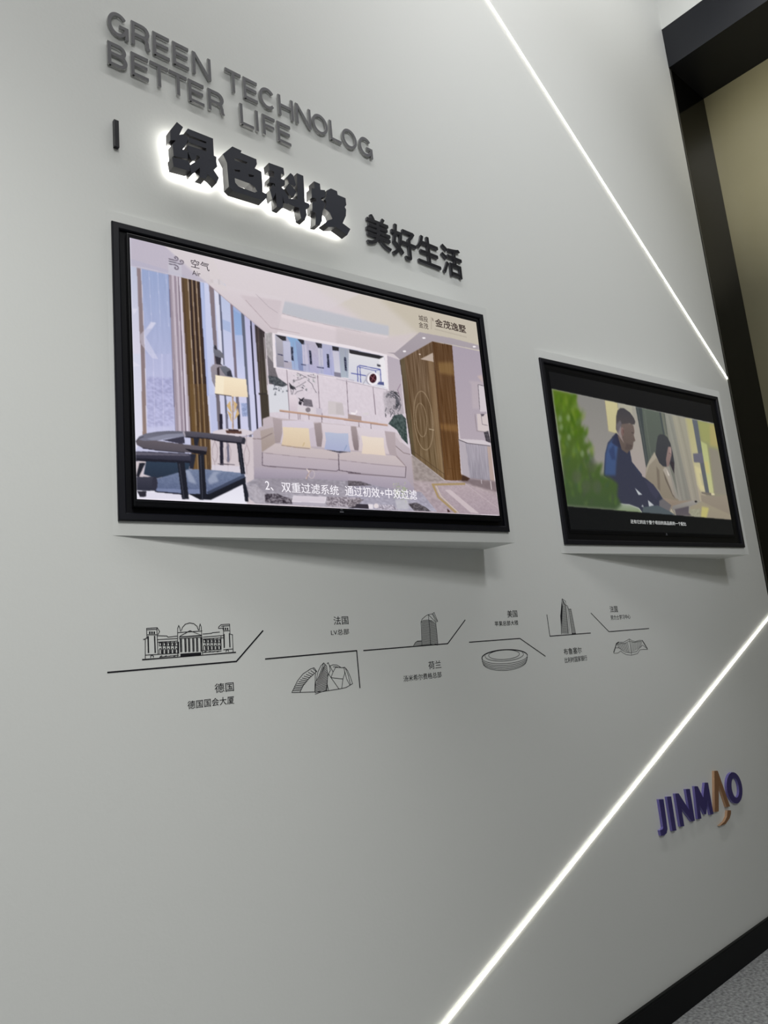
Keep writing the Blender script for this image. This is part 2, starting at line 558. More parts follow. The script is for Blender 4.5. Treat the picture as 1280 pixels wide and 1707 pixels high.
    for a, b in (((265, 485), (335, 500)), ((350, 578), (400, 585)), ((575, 620), (640, 630)), ((785, 655), (878, 670)), ((1236, 738), (1280, 742))):
        ln(T3, [a, b], 1.6, (64, 64, 96))
    for x in (470, 610, 665, 830, 960, 1165):
        ln(T3, [(x, 300 + (x - 400) * 0.16), (x + 20, 690 + (x - 460) * 0.13)], 0.8, (140, 146, 180), alpha=0.6)
    f(T4, [(170, 425), (640, 520), (690, 945), (165, 830)], (222, 220, 224), (208, 208, 222))
    f(T4, [(575, 548), (640, 520), (690, 945), (600, 900)], (234, 230, 234))
    f(T4, [(175, 420), (640, 515), (575, 550), (180, 472)], (46, 44, 48))
    f(T4, [(545, 615), (595, 625), (595, 655), (545, 645)], (90, 88, 100), noise=50, size=(2, 2))
    blue = (66, 74, 158)
    ln(T4, [(200, 738), (400, 770)], 1.6, blue)
    ln(T4, [(292, 850), (285, 652), (315, 634), (590, 688), (600, 850)], 1.3, blue)
    ln(T4, [(330, 860), (318, 650)], 1.2, blue)
    ln(T4, [(300, 655), (525, 705), (590, 690)], 0.9, blue)
    ln(T4, [(525, 705), (528, 730)], 1.0, blue)
    f(T4, [(560, 850), (635, 855), (640, 900), (550, 885)], (82, 88, 140))
    ln(T4, [(360, 880), (410, 800)], 1.2, (160, 160, 172))
    c.ell(T4, (478, 812), (85, 86), (176, 172, 186), rot=0.2)
    c.ell(T4, (498, 812), (82, 86), (238, 232, 238), rot=0.2)
    c.ell(T4, (492, 806), (48, 62), (58, 20, 30), rot=0.1)
    for a in range(4):
        an = a * math.pi / 2 + 0.6
        ln(T4, [(492, 806), (492 + 40 * math.cos(an), 806 + 52 * math.sin(an))], 0.8, (170, 100, 110))
    ln(T4, [(0, 812), (690, 962)], 1.0, (176, 166, 178))
    ln(T3, [(250, 655), (1280, 835)], 0.8, (176, 166, 182))
    # branches, vase and ink painting
    rng = random.Random(3)
    ink = (66, 62, 72)
    for b in ([(640, 780), (560, 820), (480, 840), (470, 870)], [(655, 800), (580, 760), (520, 735)], [(660, 770), (720, 790), (770, 800)], [(640, 850), (560, 900), (480, 940), (460, 1020)],
              [(660, 830), (720, 880), (740, 930)], [(740, 935), (780, 995), (765, 985)], [(600, 960), (520, 985), (490, 1020)], [(450, 1020), (440, 960), (420, 900)]):
        ln(T3, b, 0.8, ink, alpha=0.8)
    for _ in range(34):
        x, y = rng.uniform(460, 760), rng.uniform(750, 960)
        f(T3, [(x, y), (x + rng.uniform(10, 26), y + rng.uniform(-20, 12)), (x + rng.uniform(14, 40), y + rng.uniform(8, 30))], rng.choice([(50, 48, 60), (130, 138, 140), (92, 96, 104), (168, 172, 170)]), alpha=0.75)
    for _ in range(16):
        x, y = rng.uniform(150, 400), rng.uniform(840, 1000)
        f(T3, [(x, y), (x + rng.uniform(8, 20), y + rng.uniform(10, 40)), (x + rng.uniform(-20, 5), y + rng.uniform(20, 40))], (70, 74, 86), alpha=0.75)
    f(T3, [(415, 860), (450, 900), (500, 930), (470, 960), (430, 940)], (60, 58, 66), noise=20)
    f(T3, [(425, 1030), (500, 1030), (526, 1090), (522, 1245), (430, 1230), (418, 1100)], (226, 212, 220), (206, 190, 200))
    f(T4, [(630, 990), (700, 980), (820, 1000), (880, 1120), (905, 1280), (640, 1280), (650, 1180), (630, 1100)], (168, 160, 168), alpha=0.6, blur=3, noise=24)
    for _ in range(46):
        a = rng.uniform(-2.6, 0.5); r = rng.uniform(60, 125)
        x0, y0 = 745 + r * math.cos(a), 1130 + 1.25 * r * math.sin(a)
        a2 = a + rng.uniform(0.3, 0.9); r2 = r + rng.uniform(-18, 18)
        x1, y1 = 745 + r2 * math.cos(a2), 1130 + 1.25 * r2 * math.sin(a2)
        ln(T4, [(x0, y0), ((x0 + x1) / 2 + rng.uniform(-14, 14), (y0 + y1) / 2 + rng.uniform(-14, 14)), (x1, y1)], rng.uniform(0.6, 1.7), rng.choice([(48, 48, 56), (70, 72, 80), (104, 100, 110)]), alpha=0.8)
    for _ in range(16):
        x, y = rng.uniform(650, 850), rng.uniform(1150, 1300)
        ln(T4, [(x, y), (x + rng.uniform(-30, 30), y + rng.uniform(20, 60))], 1.1, (56, 56, 64), alpha=0.8)
    f(T8, [(330, 80), (380, 10), (440, 0), (475, 40), (490, 250), (440, 200), (400, 130)], (70, 84, 84), (60, 76, 72), noise=26, size=(4, 5))
    ln(T4, [(860, 880), (820, 960), (850, 1040)], 1.0, (140, 116, 136))
    # things on the console
    f(T3, [(530, 1180), (745, 1195), (745, 1290), (530, 1270)], (216, 206, 212))
    c.ell(T3, (668, 1225), (34, 32), (132, 122, 130))
    f(T3, [(608, 1078), (715, 1090), (735, 1188), (600, 1168)], (116, 108, 118), noise=20, size=(6, 2))
    for q in ([(535, 1060), (575, 1085), (620, 1055), (600, 1100), (615, 1125), (575, 1110), (545, 1125), (560, 1095)], [(540, 1120), (590, 1120), (575, 1165), (545, 1150)]):
        f(T3, q, (38, 34, 44))
    f(T3, [(775, 1200), (855, 1205), (855, 1290), (775, 1280)], (200, 190, 202))
    f(T3, [(935, 1105), (1125, 1130), (1150, 1300), (935, 1280)], (206, 196, 198))
    f(T4, [(0, 1135), (90, 1140), (110, 1300), (0, 1280)], (196, 186, 188))
    f(T4, [(195, 1255), (260, 1265), (275, 1215), (285, 1250), (255, 1290), (200, 1285)], (240, 232, 236))
    f(T4, [(360, 1270), (430, 1262), (440, 1290), (360, 1290)], (214, 206, 208))
    f(T8, [(0, 0), (110, 20), (110, 60), (0, 50)], (168, 146, 142))
    for x in (505, 600, 620, 715, 855):
        ln(T7, [(x + 20, -10), (x + 22, 60)], 1.0, (140, 120, 128))
    ln(P, [(466, 684), (500, 688.5), (600, 702), (646, 708.5)], 2.4, (196, 156, 134))
    ln(P, [(466, 685.5), (500, 690), (600, 703.5), (646, 710)], 0.8, (150, 112, 96))
    for x, y in ((536, 695), (598, 704), (618, 706)):
        ln(P, [(x, y), (x + .5, y + 12)], 1.0, (120, 104, 110))
    # wood cabinet
    f(P, [(666.5, 600), (720.3, 569.2), (730, 690), (741, 799.7), (686, 757), (676, 690)], (108, 82, 60), (112, 90, 60), noise=24, size=(3.0, 60))
    f(P, [(666.5, 600), (674, 596), (692, 762), (686, 757), (676, 690)], (88, 78, 54), alpha=0.6)
    f(P, [(712, 600), (722, 590), (741, 799), (731, 790)], (160, 128, 92), alpha=0.45, blur=5)
    f(P, [(720.3, 569.2), (753.3, 576), (761, 680), (768, 789), (775, 802.5), (741, 799.7), (730, 690)], (92, 62, 36), (104, 68, 34), noise=18, size=(2.4, 70))
    f(P, [(729, 604), (755, 604), (757, 626), (731, 622)], (164, 128, 72), alpha=0.5, blur=5)
    f(P, [(733, 706), (762, 708), (763, 720), (734, 716)], (170, 124, 66), alpha=0.4, blur=4)
    ln(P, [(720.3, 569.2), (741, 799)], 1.0, (84, 56, 36))
    ln(P, [(727, 578), (746, 792)], 0.7, (84, 54, 30))
    ln(P, [(742, 780), (768, 783)], 0.7, (90, 58, 30))
    ln(P, [(686, 750), (740, 790)], 0.7, (78, 58, 40))
    ln(P, [(666.5, 600), (686, 757)], 1.0, (58, 46, 42))
    f(T5, [(165, 630), (330, 545), (340, 668), (260, 650)], (186, 166, 152))
    c.ell(T5, (155, 566), (13, 8), (236, 214, 200))
    arc = (192, 168, 138)
    c.ring(P, (705.5, 701), (15.5, 49), 0.8, arc, rot=-0.09, alpha=0.75)
    c.ring(P, (702, 700), (9, 28), 0.8, arc, rot=-0.09, alpha=0.7)
    ln(T8, [(660, 122), (705, 132)], 0.8, (214, 192, 164))
    # right wall, picture and sideboard
    f(P, [(753.3, 576), (800, 586), (830, 870), (775, 802), (761, 680)], (168, 156, 170), (182, 168, 176))
    f(T5, [(800, 920), (990, 930), (1040, 1290), (860, 1290), (840, 960)], (188, 174, 180), alpha=0.6, blur=3)
    f(T5, [(930, 970), (1015, 988), (1060, 1330), (960, 1330)], (206, 196, 202))
    f(T5, [(920, 860), (985, 840), (1000, 950)], (206, 180, 170), alpha=0.7, blur=3)
    ln(T5, [(1015, 988), (932, 970), (955, 1300)], 0.9, (96, 88, 98))
    ln(T8, [(1040, 0), (1055, 140), (1145, 150)], 0.9, (140, 126, 130))
    f(T8, [(1055, 0), (1145, 0), (1150, 150), (1065, 135)], (206, 192, 192))
    f(T8, [(1085, 0), (1120, 0), (1110, 18), (1095, 20)], (96, 88, 98))
    ln(T8, [(1090, 0), (1100, 85), (1145, 95)], 0.8, (110, 100, 110))
    f(T8, [(525, 335), (790, 545), (960, 545), (1200, 540), (1245, 850), (0, 770), (300, 600)], (178, 162, 160), (168, 150, 160), noise=14, size=(8, 5))
    f(T8, [(525, 335), (650, 430), (790, 545), (720, 560), (540, 540)], (146, 134, 128), alpha=0.7, noise=22, size=(8, 5), blur=2)
    f(T8, [(905, 205), (1165, 240), (1200, 550), (1000, 525), (935, 490)], (166, 158, 170), (150, 144, 156), noise=14, size=(3, 30))
    f(T8, [(905, 205), (960, 225), (1000, 525), (935, 490)], (182, 172, 180), alpha=0.8)
    f(T8, [(1140, 265), (1170, 268), (1200, 548), (1165, 545)], (186, 160, 146), alpha=0.8)
    f(T8, [(900, 203), (1110, 215), (1165, 240), (1167, 262), (975, 236)], (206, 196, 202))
    ln(T8, [(905, 210), (975, 238), (1168, 262)], 1.0, (58, 50, 58))
    f(T8, [(1112, 150), (1150, 138), (1170, 238), (1130, 222)], (74, 68, 76), noise=26, size=(3, 3))
    f(T8, [(900, 545), (1000, 528), (1215, 552), (1222, 640), (1080, 600)], (112, 96, 100), alpha=0.75, blur=3)
    f(T8, [(935, 495), (1000, 528), (980, 548), (930, 548)], (70, 46, 34), blur=1)
    ln(T8, [(1092, 540), (1095, 572)], 1.2, (196, 184, 190))
    ln(T8, [(1168, 550), (1176, 618)], 1.4, (206, 194, 196))
    # rug
    f(T8, [(690, 575), (960, 570), (1225, 680), (1240, 850), (890, 810), (745, 680)], (178, 160, 166), (166, 148, 158), noise=8, size=(6, 3))
    f(T8, [(790, 620), (840, 620), (1075, 815), (1005, 808)], (206, 190, 194), alpha=0.8)
    ln(T8, [(960, 570), (1100, 680), (1230, 770)], 0.8, (196, 180, 184), alpha=0.7)
    ln(T8, [(960, 572), (695, 578), (740, 680), (885, 808)], 3.4, (168, 142, 98))
    ln(T8, [(722, 588), (760, 672), (905, 808)], 1.0, (218, 200, 170))
    f(T8, [(812, 775), (840, 800), (815, 805)], (60, 30, 28))
    # window wall, left bay
    f(P, [(212, 430), (310, 460), (330, 760), (215, 770)], (166, 176, 212), (198, 198, 228))
    f(T1, [(90, 470), (190, 480), (225, 1300), (244, 1650), (134, 1650), (115, 1300)], (186, 192, 216), (214, 208, 228))
    f(Z8, [(165, 0), (300, 0), (330, 1330), (205, 1600)], (206, 208, 230), (226, 222, 238))
    f(T1, [(250, 500), (612, 575), (650, 1300), (666, 1650), (297, 1650), (280, 1300)], (148, 164, 206), (172, 178, 216), noise=4, size=(5, 40))
    f(Z8, [(365, 0), (820, 0), (868, 1270), (395, 1300)], (176, 180, 218), (196, 196, 230), noise=3, size=(5, 40))
    f(Z8, [(400, 380), (815, 400), (840, 1180), (400, 1200)], (160, 160, 204), (176, 176, 216), alpha=0.75, noise=22, size=(6, 4), blur=3)
    for x in (365, 480, 590):
        ln(T1, [(x - 15, 540), (x + 25, 1280)], 0.7, (196, 200, 230), alpha=0.8)
    for x in (500, 645):
        ln(Z8, [(x, 0), (x + 30, 1280)], 0.7, (210, 208, 238), alpha=0.8)
    f(T1, [(188, 485), (240, 493), (278, 1290), (297, 1650), (244, 1650), (222, 1290)], (142, 124, 130), (134, 118, 122))
    f(Z8, [(300, -10), (365, -10), (392, 1310), (328, 1330)], (136, 118, 124), (146, 122, 112))
    ln(T1, [(246, 500), (282, 1290), (300, 1650)], 0.9, (214, 208, 226))
    ln(Z8, [(368, 0), (396, 1300)], 0.9, (226, 222, 240))
    # play arrows drifting over the window
    for q in ([(370, 1215), (440, 1222), (395, 1300), (320, 1310)],):
        f(T1, q, (226, 222, 238), alpha=0.5)
    f((170, 340, 3.5556), [(228, 775), (298, 703), (325, 705), (262, 790), (335, 920), (300, 915), (232, 830)], (220, 216, 236), alpha=0.45)
    f((170, 340, 3.5556), [(180, 620), (215, 622), (190, 660)], (228, 224, 240), alpha=0.5)
    f((170, 340, 3.5556), [(183, 930), (230, 960), (185, 965)], (228, 224, 240), alpha=0.5)
    # sheer, brown curtain
    f(P, [(281.5, 456.5), (303.5, 462), (316, 690), (318, 722), (293.5, 720)], (178, 164, 176), (176, 162, 176))
    for k, (x, w, cl) in enumerate(((284, 2.4, (150, 136, 150)), (288.5, 1.4, (206, 194, 208)), (292, 2.6, (150, 134, 150)), (295.5, 1.2, (208, 196, 208)), (297.5, 1.6, (112, 96, 112)), (300.5, 2.2, (216, 208, 224)))):
        ln(P, [(x, 458 + k), (x + 6.3, 590), (x + 12.5, 722)], w, cl)
    ln(P, [(281.7, 457), (287.5, 590), (293, 720)], 0.8, (88, 78, 106))
    f(P, [(302.5, 462), (334.5, 470), (341, 590), (348.5, 690), (353, 785), (322, 785), (316, 690)], (96, 72, 46), (110, 80, 40))
    for k, (x, w, cl) in enumerate(((305, 3.4, (84, 62, 44)), (313.5, 1.3, (206, 186, 172)), (316.5, 3.4, (40, 26, 30)), (320.5, 1.2, (190, 166, 150)), (323.5, 4.0, (44, 28, 26)), (327.5, 1.2, (200, 176, 158)), (330, 2.2, (42, 28, 30)), (333, 2.6, (34, 22, 30)))):
        ln(P, [(x, 463 + k), (x + 6.5, 580), (x + 13, 690), (x + 17, 785)], w, cl, alpha=0.85)
    f(P, [(316, 640), (348, 640), (353, 790), (322, 790)], (112, 82, 44), alpha=0.45, noise=16, size=(2.5, 60))
    # window wall, right bay
    f(P, [(334.5, 469), (344, 472), (380, 502), (441, 553), (446, 700), (446, 726), (352, 726), (348, 690), (341, 590)], (186, 192, 226), (204, 206, 234))
    f(T1, [(1040, 680), (1110, 692), (1190, 760), (1230, 1300), (1060, 1300)], (146, 164, 206), (190, 196, 228))
    f(T2, [(-15, -270), (25, -270), (120, 1280), (85, 1280)], (176, 188, 228), (170, 180, 226))
    f(T2, [(40, -270), (105, -270), (170, 620), (120, 900), (180, 1280), (110, 1280)], (200, 204, 234), (190, 198, 234))
    f(T2, [(102, -270), (166, -270), (220, 660), (250, 1280), (200, 1280), (172, 640)], (134, 118, 126), (118, 108, 118))
    f(T2, [(170, -270), (224, -270), (310, 860), (260, 860)], (214, 214, 234))
    f(T2, [(226, -270), (252, -270), (322, 870), (300, 870)], (96, 100, 124))
    f(T2, [(258, -270), (330, -200), (395, 45), (448, 1010), (325, 960)], (178, 190, 222), (204, 204, 236))
    f(T2, [(285, 260), (392, 300), (404, 440), (300, 395)], (160, 178, 218), alpha=0.8)
    f(T2, [(392, 45), (425, 68), (488, 1040), (450, 1030)], (128, 112, 128), (120, 108, 122))
    f(T2, [(425, 68), (538, 165), (600, 1060), (488, 1040)], (150, 170, 216), (204, 206, 238))
    f(T2, [(432, 130), (540, 200), (548, 470), (458, 470)], (132, 164, 214), (140, 170, 220), alpha=0.85)
    f(T2, [(535, 165), (580, 210), (645, 1290), (612, 1290)], (96, 100, 120))
    f(T2, [(582, 212), (655, 275), (718, 1290), (648, 1290)], (186, 184, 222), (206, 206, 238))
    f(T2, [(655, 272), (673, 286), (736, 1290), (716, 1290)], (26, 24, 44))
    f(T2, [(674, 290), (722, 335), (785, 1290), (738, 1290)], (176, 174, 206), (206, 202, 232))
    f(T2, [(715, 325), (850, 432), (895, 1290), (790, 1290)], (56, 46, 50), (70, 62, 48), noise=14, size=(2.4, 60))
    ln(T2, [(760, 370), (800, 1290)], 1.6, (100, 84, 80), alpha=0.7)
    ln(T2, [(840, 500), (893, 1290)], 1.0, (206, 196, 198))
    f(P, [(343, 470), (476, 498), (462, 556), (441.5, 553.5), (380, 502.5)], (216, 205, 210), (204, 190, 196))
    f(P, [(400, 492), (470, 502), (458, 556), (452, 552)], (200, 186, 192), (212, 198, 204), alpha=0.7, blur=2)
    ln(P, [(343, 470), (380, 502.5), (441.5, 553.5)], 1.0, (178, 160, 168))
    ln(P, [(410, 501), (452, 547), (500, 556)], 0.7, (168, 150, 156))
    ln(P, [(426, 490), (448, 512), (463, 522)], 0.8, (176, 165, 172))
    f(P, [(431, 655), (445, 655), (448, 735), (438, 735)], (58, 52, 46), noise=12, size=(2, 40))
    for x0, x1, cl in ((349, 360, (186, 192, 228)), (360, 366, (112, 104, 114)), (366, 374, (206, 206, 232)), (374, 377, (92, 94, 116)), (377, 393, (200, 202, 232)), (393, 398, (112, 104, 118)), (398, 411, (204, 204, 234)),
                       (411, 415.6, (94, 96, 116)), (415.6, 424.5, (204, 204, 234)), (424.5, 427, (28, 26, 46)), (427, 433.5, (204, 200, 230)), (433.5, 447, (66, 58, 48))):
        f(P, [(x0, 658), (x1, 658), (x1 + 4.5, 728), (x0 + 4.5, 728)], cl)
    f(P, [(366, 690), (371, 690), (373, 775), (367, 775)], (36, 34, 50))
    f(P, [(376, 690), (380, 690), (383, 770), (379, 770)], (110, 108, 130))
    f(P, [(396, 690), (400, 690), (403, 770), (398, 770)], (40, 38, 46))
    f(P, [(402, 672), (412, 672), (413, 694), (404, 694)], (150, 164, 206), noise=26, size=(2, 2))
    # white header band over the left of the picture
    f(P, [(210, 385), (345, 425), (352, 474), (216, 444)], (184, 176, 194), alpha=0.86)
    f(P, [(272, 408), (600, 490), (545, 518), (445, 496), (347, 473), (318, 452)], (216, 207, 212), (214, 204, 208), alpha=0.55, blur=2)
    f(P, [(272, 408), (352, 424), (380, 487), (347, 473), (318, 448)], (214, 204, 206), alpha=0.75)
    f(P, [(281, 432), (303, 440), (304, 462), (281, 456)], (198, 196, 208), alpha=0.6)
    ln(P, [(219, 444.5), (236, 446.5), (282, 457), (347, 473)], 1.0, (204, 198, 212))
    # wind sign
    w1 = (86, 76, 92)
    Ta = (270, 415, 12.8)
    ln(Ta, [(148, 218), (290, 256), (325, 255), (350, 225), (335, 190), (300, 168), (275, 185), (285, 210), (305, 212)], 1.5, w1)
    ln(Ta, [(150, 268), (400, 330), (445, 325), (465, 295), (450, 262), (415, 248), (392, 262), (400, 285), (418, 285)], 1.5, w1)
    ln(Ta, [(155, 322), (290, 350), (335, 372), (355, 405), (345, 440), (312, 445), (280, 425), (282, 400), (310, 395)], 1.5, w1)
    # statue and lamp
    f(T2, [(168, 600), (188, 598), (222, 660), (262, 680), (308, 740), (310, 782), (262, 770), (190, 750), (170, 700)], (120, 120, 132), (104, 104, 116))
    f(T2, [(185, 600), (200, 610), (222, 660), (200, 668), (176, 640)], (54, 52, 62))
    f(T2, [(190, 750), (272, 775), (265, 850), (285, 870), (205, 855)], (52, 48, 58))
    f(T2, [(130, 900), (165, 862), (205, 855), (285, 872), (390, 915), (425, 1030), (250, 1030), (205, 1010), (195, 1180), (150, 1080)], (152, 142, 152), (134, 128, 140))
    f(T2, [(218, 905), (248, 890), (250, 1010), (218, 1010)], (56, 46, 52))
    f(T2, [(250, 890), (330, 880), (395, 930), (425, 1030), (330, 1010), (290, 960)], (110, 112, 124), (94, 96, 108))
    f(T2, [(350, 960), (400, 935), (425, 1030), (350, 1015)], (54, 54, 66))
    f(P, [(359.5, 625), (410.5, 632.5), (413.5, 662), (386, 661), (358.5, 656)], (246, 228, 196), (236, 214, 182))
    f(P, [(359.5, 625), (374, 627.5), (373, 658), (358.5, 656)], (246, 232, 204), alpha=0.8)
    ln(P, [(358.5, 656.4), (386, 660.5)], 1.0, (66, 56, 60))
    ln(P, [(388, 661), (388.5, 718)], 2.6, (158, 130, 116))
    for q in ([(378, 676), (384, 668), (387, 690), (383, 684)], [(390, 668), (396, 674), (391, 688)], [(396, 680), (399, 690), (391, 700)], [(379, 684), (386, 690), (386, 704)]):
        f(P, q, (214, 178, 120))
    ln(P, [(387.2, 664), (387.4, 716)], 0.9, (226, 200, 178))
    c.ell(P, (388, 721), (34, 6.5), (214, 204, 212))
    c.ring(P, (388, 722), (34, 6.5), 0.8, (140, 126, 138), a0=0, a1=180)
    f(P, [(376, 717), (403, 718.5), (403, 723), (378, 722)], (92, 62, 54))
    f(P, [(381, 715), (398, 716), (398, 719), (381, 718)], (60, 40, 40))
    # side table legs
    leg = (170, 154, 160)
    for x, top in ((358, 736), (380, 738), (411, 742)):
        ln(P, [(x, 724), (x, top), (x - 4, top + 12), (x - 3.5, top + 26), (x, top + 34), (x + .5, top + 48)], 1.1, leg)
        ln(P, [(x + 1, top), (x + 5, top + 12), (x + 4.5, top + 26), (x + 1.5, top + 34)], 1.1, leg)
    ln(T6, [(950, 530), (1130, 540)], 1.4, (96, 86, 98))
    # sofa
    f(T7, [(140, 190), (215, 140), (245, 130), (245, 50), (312, 26), (440, 45), (780, 85), (860, 88), (1180, 125), (1290, 140), (1290, 680), (150, 675)], (196, 181, 186), (170, 158, 170))
    f(T8, [(0, 95), (100, 118), (300, 138), (385, 150), (432, 178), (445, 235), (508, 285), (522, 400), (540, 605), (330, 610), (0, 540)], (196, 181, 186), (166, 154, 166))
    f(T7, [(350, 36), (450, 60), (450, 300), (375, 312)], (176, 160, 164), (160, 144, 146))
    f(T7, [(218, 176), (355, 140), (378, 312), (236, 405)], (178, 162, 158), (164, 146, 138))
    f(T7, [(790, 100), (865, 92), (890, 350), (820, 345)], (164, 148, 150), (140, 124, 128))
    f(T7, [(1180, 130), (1240, 135), (1275, 390), (1215, 385)], (164, 148, 150), (134, 118, 122))
    f(T8, [(300, 140), (385, 150), (392, 300), (470, 420), (390, 345), (335, 330)], (180, 164, 168), (172, 156, 160))
    f(T8, [(385, 152), (432, 178), (445, 235), (430, 235), (390, 180)], (206, 192, 198))
    f(T8, [(392, 265), (500, 335), (522, 400), (535, 600), (478, 520), (470, 420), (398, 330)], (190, 175, 180), (168, 155, 166))
    ln(T8, [(390, 262), (455, 318), (512, 332)], 0.9, (122, 104, 106))
    ln(T7, [(140, 262), (225, 266), (345, 205)], 1.0, (122, 104, 104))
    f(T7, [(240, 410), (375, 313), (700, 355), (1010, 395), (1052, 430), (1055, 590), (1030, 606), (245, 546)], (202, 187, 187), (186, 172, 180))
    f(T7, [(240, 415), (640, 455), (1052, 490), (1056, 590), (1030, 606), (245, 546)], (190, 176, 184), (180, 167, 178))
    ln(T7, [(240, 412), (640, 456), (1050, 490)], 0.8, (146, 130, 138))
    f(P, [(565.8, 757.5), (574, 751.8), (604, 753), (659, 760), (676, 777), (677.5, 796), (566, 783)], (202, 187, 187), (184, 170, 178))
    f(P, [(565.8, 766), (676, 778), (677.5, 796), (566, 783)], (190, 176, 184), (178, 165, 176))
    ln(P, [(566, 766.5), (620, 773), (676, 778)], 0.8, (146, 130, 138))
    ln(T7, [(240, 410), (240, 545), (300, 556), (1030, 608), (1055, 592), (1050, 430)], 1.2, (98, 84, 96))
    ln(T7, [(1050, 425), (1058, 600), (1290, 635)], 1.2, (92, 78, 90))
    ln(T8, [(0, 482), (470, 520), (475, 430)], 1.1, (96, 82, 92))
    ln(T8, [(470, 425), (395, 345)], 0.9, (140, 122, 126))
    f(T7, [(160, 565), (1290, 650), (1290, 760), (150, 700)], (176, 164, 178), (150, 140, 158))
    f(T8, [(0, 490), (478, 530), (540, 605), (545, 660), (0, 640)], (176, 164, 178), (152, 142, 160))
    # cushions
    f(T7, [(448, 72), (620, 70), (785, 85), (800, 220), (822, 348), (640, 335), (430, 308), (455, 190)], (214, 203, 216), (204, 190, 200))
    f(T7, [(870, 98), (1180, 128), (1190, 270), (1222, 388), (1000, 380), (868, 355), (885, 220)], (216, 204, 212), (206, 190, 196))
    f(T8, [(68, 108), (300, 135), (315, 250), (340, 328), (200, 318), (85, 304), (95, 200)], (216, 204, 212), (208, 192, 196))
    f(T7, [(735, 160), (790, 140), (822, 348), (755, 350)], (196, 182, 194), alpha=0.6)
    f(T7, [(455, 138), (600, 146), (735, 152), (740, 240), (756, 362), (600, 348), (445, 328), (462, 230)], (230, 210, 180), (218, 194, 164))
    f(T7, [(905, 192), (1040, 205), (1155, 206), (1158, 300), (1178, 402), (1040, 392), (900, 376), (918, 280)], (180, 188, 212), (166, 172, 206))
    f(T8, [(108, 178), (200, 190), (292, 196), (295, 270), (308, 342), (200, 330), (112, 325), (122, 250)], (232, 216, 200), (226, 206, 188))
    ln(T7, [(690, 300), (670, 345)], 0.8, (186, 160, 104))
    ln(T7, [(1140, 330), (1110, 392)], 0.8, (110, 138, 176))
    f(T7, [(445, 328), (600, 350), (756, 364), (740, 372), (600, 360), (440, 336)], (140, 112, 84), alpha=0.6)
    f(T7, [(905, 378), (1040, 395), (1178, 404), (1060, 414), (1000, 400)], (64, 62, 76))
    # coffee table and things on it
    f(T7, [(45, 765), (70, 735), (160, 690), (700, 690), (1290, 720), (1290, 1010), (165, 950), (100, 900)], (152, 146, 158), (172, 166, 178), noise=20, size=(7, 4))
    f(T8, [(0, 545), (120, 555), (240, 590), (330, 610), (600, 640), (730, 800), (0, 780)], (152, 146, 162), (170, 166, 184), noise=14, size=(7, 4))
    f(T8, [(0, 545), (110, 552), (200, 585), (0, 590)], (98, 90, 98), noise=34, size=(4, 2))
    f(T7, [(260, 850), (400, 845), (470, 880), (560, 900), (600, 960), (270, 945)], (96, 88, 98), noise=66, size=(4, 3))
    f(T7, [(150, 680), (700, 690), (1060, 720), (1060, 860), (240, 830)], (146, 138, 150), alpha=0.55, blur=3)
    f(T7, [(160, 740), (265, 835), (270, 945), (165, 940), (70, 800)], (176, 168, 178), alpha=0.6, noise=16)
    f(T7, [(575, 868), (920, 880), (905, 945), (555, 930)], (216, 206, 216), (206, 196, 208))
    f(T7, [(555, 930), (905, 945), (905, 980), (560, 965)], (176, 168, 182))
    ln(T7, [(575, 868), (555, 930), (905, 945), (920, 880)], 1.0, (232, 224, 232))
    f(T7, [(925, 880), (1290, 890), (1290, 940), (1180, 990), (920, 975)], (150, 140, 150), noise=60, size=(4, 3))
    f(T8, [(0, 700), (130, 700), (60, 760), (0, 765)], (128, 118, 126), noise=50, size=(4, 3))
    f(T8, [(70, 735), (165, 740), (170, 775), (0, 770), (60, 755)], (52, 46, 56))
    f(T8, [(165, 738), (205, 740), (205, 778), (170, 776)], (226, 218, 226))
    f(T8, [(245, 742), (370, 745), (410, 785), (240, 780)], (166, 158, 172), noise=60, size=(3, 3))
    c.ell(T8, (230, 752), (20, 20), (224, 212, 216))
    f(T8, [(490, 735), (560, 725), (640, 765), (680, 798), (540, 790)], (84, 78, 84), noise=40, size=(4, 2))
    f(T8, [(385, 700), (490, 700), (500, 780), (400, 780)], (196, 194, 200), alpha=0.7, blur=2)
    rg = random.Random(5)
    for _ in range(60):
        x, y = rg.gauss(430, 34), rg.gauss(625, 34)
        a = rg.uniform(0, 6.28)
        r = rg.uniform(10, 34)
        ln(T8, [(x, y), (x + r * math.cos(a), y + r * math.sin(a) * 0.7)], 1.0, rg.choice([(170, 186, 130), (196, 204, 160), (140, 160, 108), (182, 190, 160)]), alpha=0.7)
    ln(T7, [(712, 585), (740, 620), (705, 690)], 1.6, (226, 206, 196))
    ln(T7, [(760, 600), (720, 650), (712, 700)], 1.0, (150, 120, 108))
    c.ring(T7, (765, 640), (30, 45), 0.8, (206, 192, 190))
    # floor under the armchair
    f(T6, [(60, 820), (400, 700), (880, 830), (1060, 690), (1240, 640), (1260, 960), (60, 920)], (222, 218, 234), (232, 230, 242))
    f(T6, [(880, 540), (1240, 560), (1260, 760), (1100, 620), (880, 600)], (216, 210, 224), alpha=0.7)
    # armchair
    dk, md = (28, 30, 42), (58, 58, 72)
    f(T6, [(190, 480), (660, 490), (640, 600), (300, 685), (160, 640)], (44, 62, 84), (34, 46, 66))
    f(T6, [(690, 250), (752, 252), (735, 335), (700, 335)], (34, 36, 50))
    f(T6, [(655, 425), (718, 428), (690, 582), (648, 584)], (36, 38, 52))
    f(T6, [(115, 520), (180, 520), (110, 670), (80, 660)], dk)
    ln(T6, [(172, 545), (145, 665)], 1.0, (206, 202, 222))
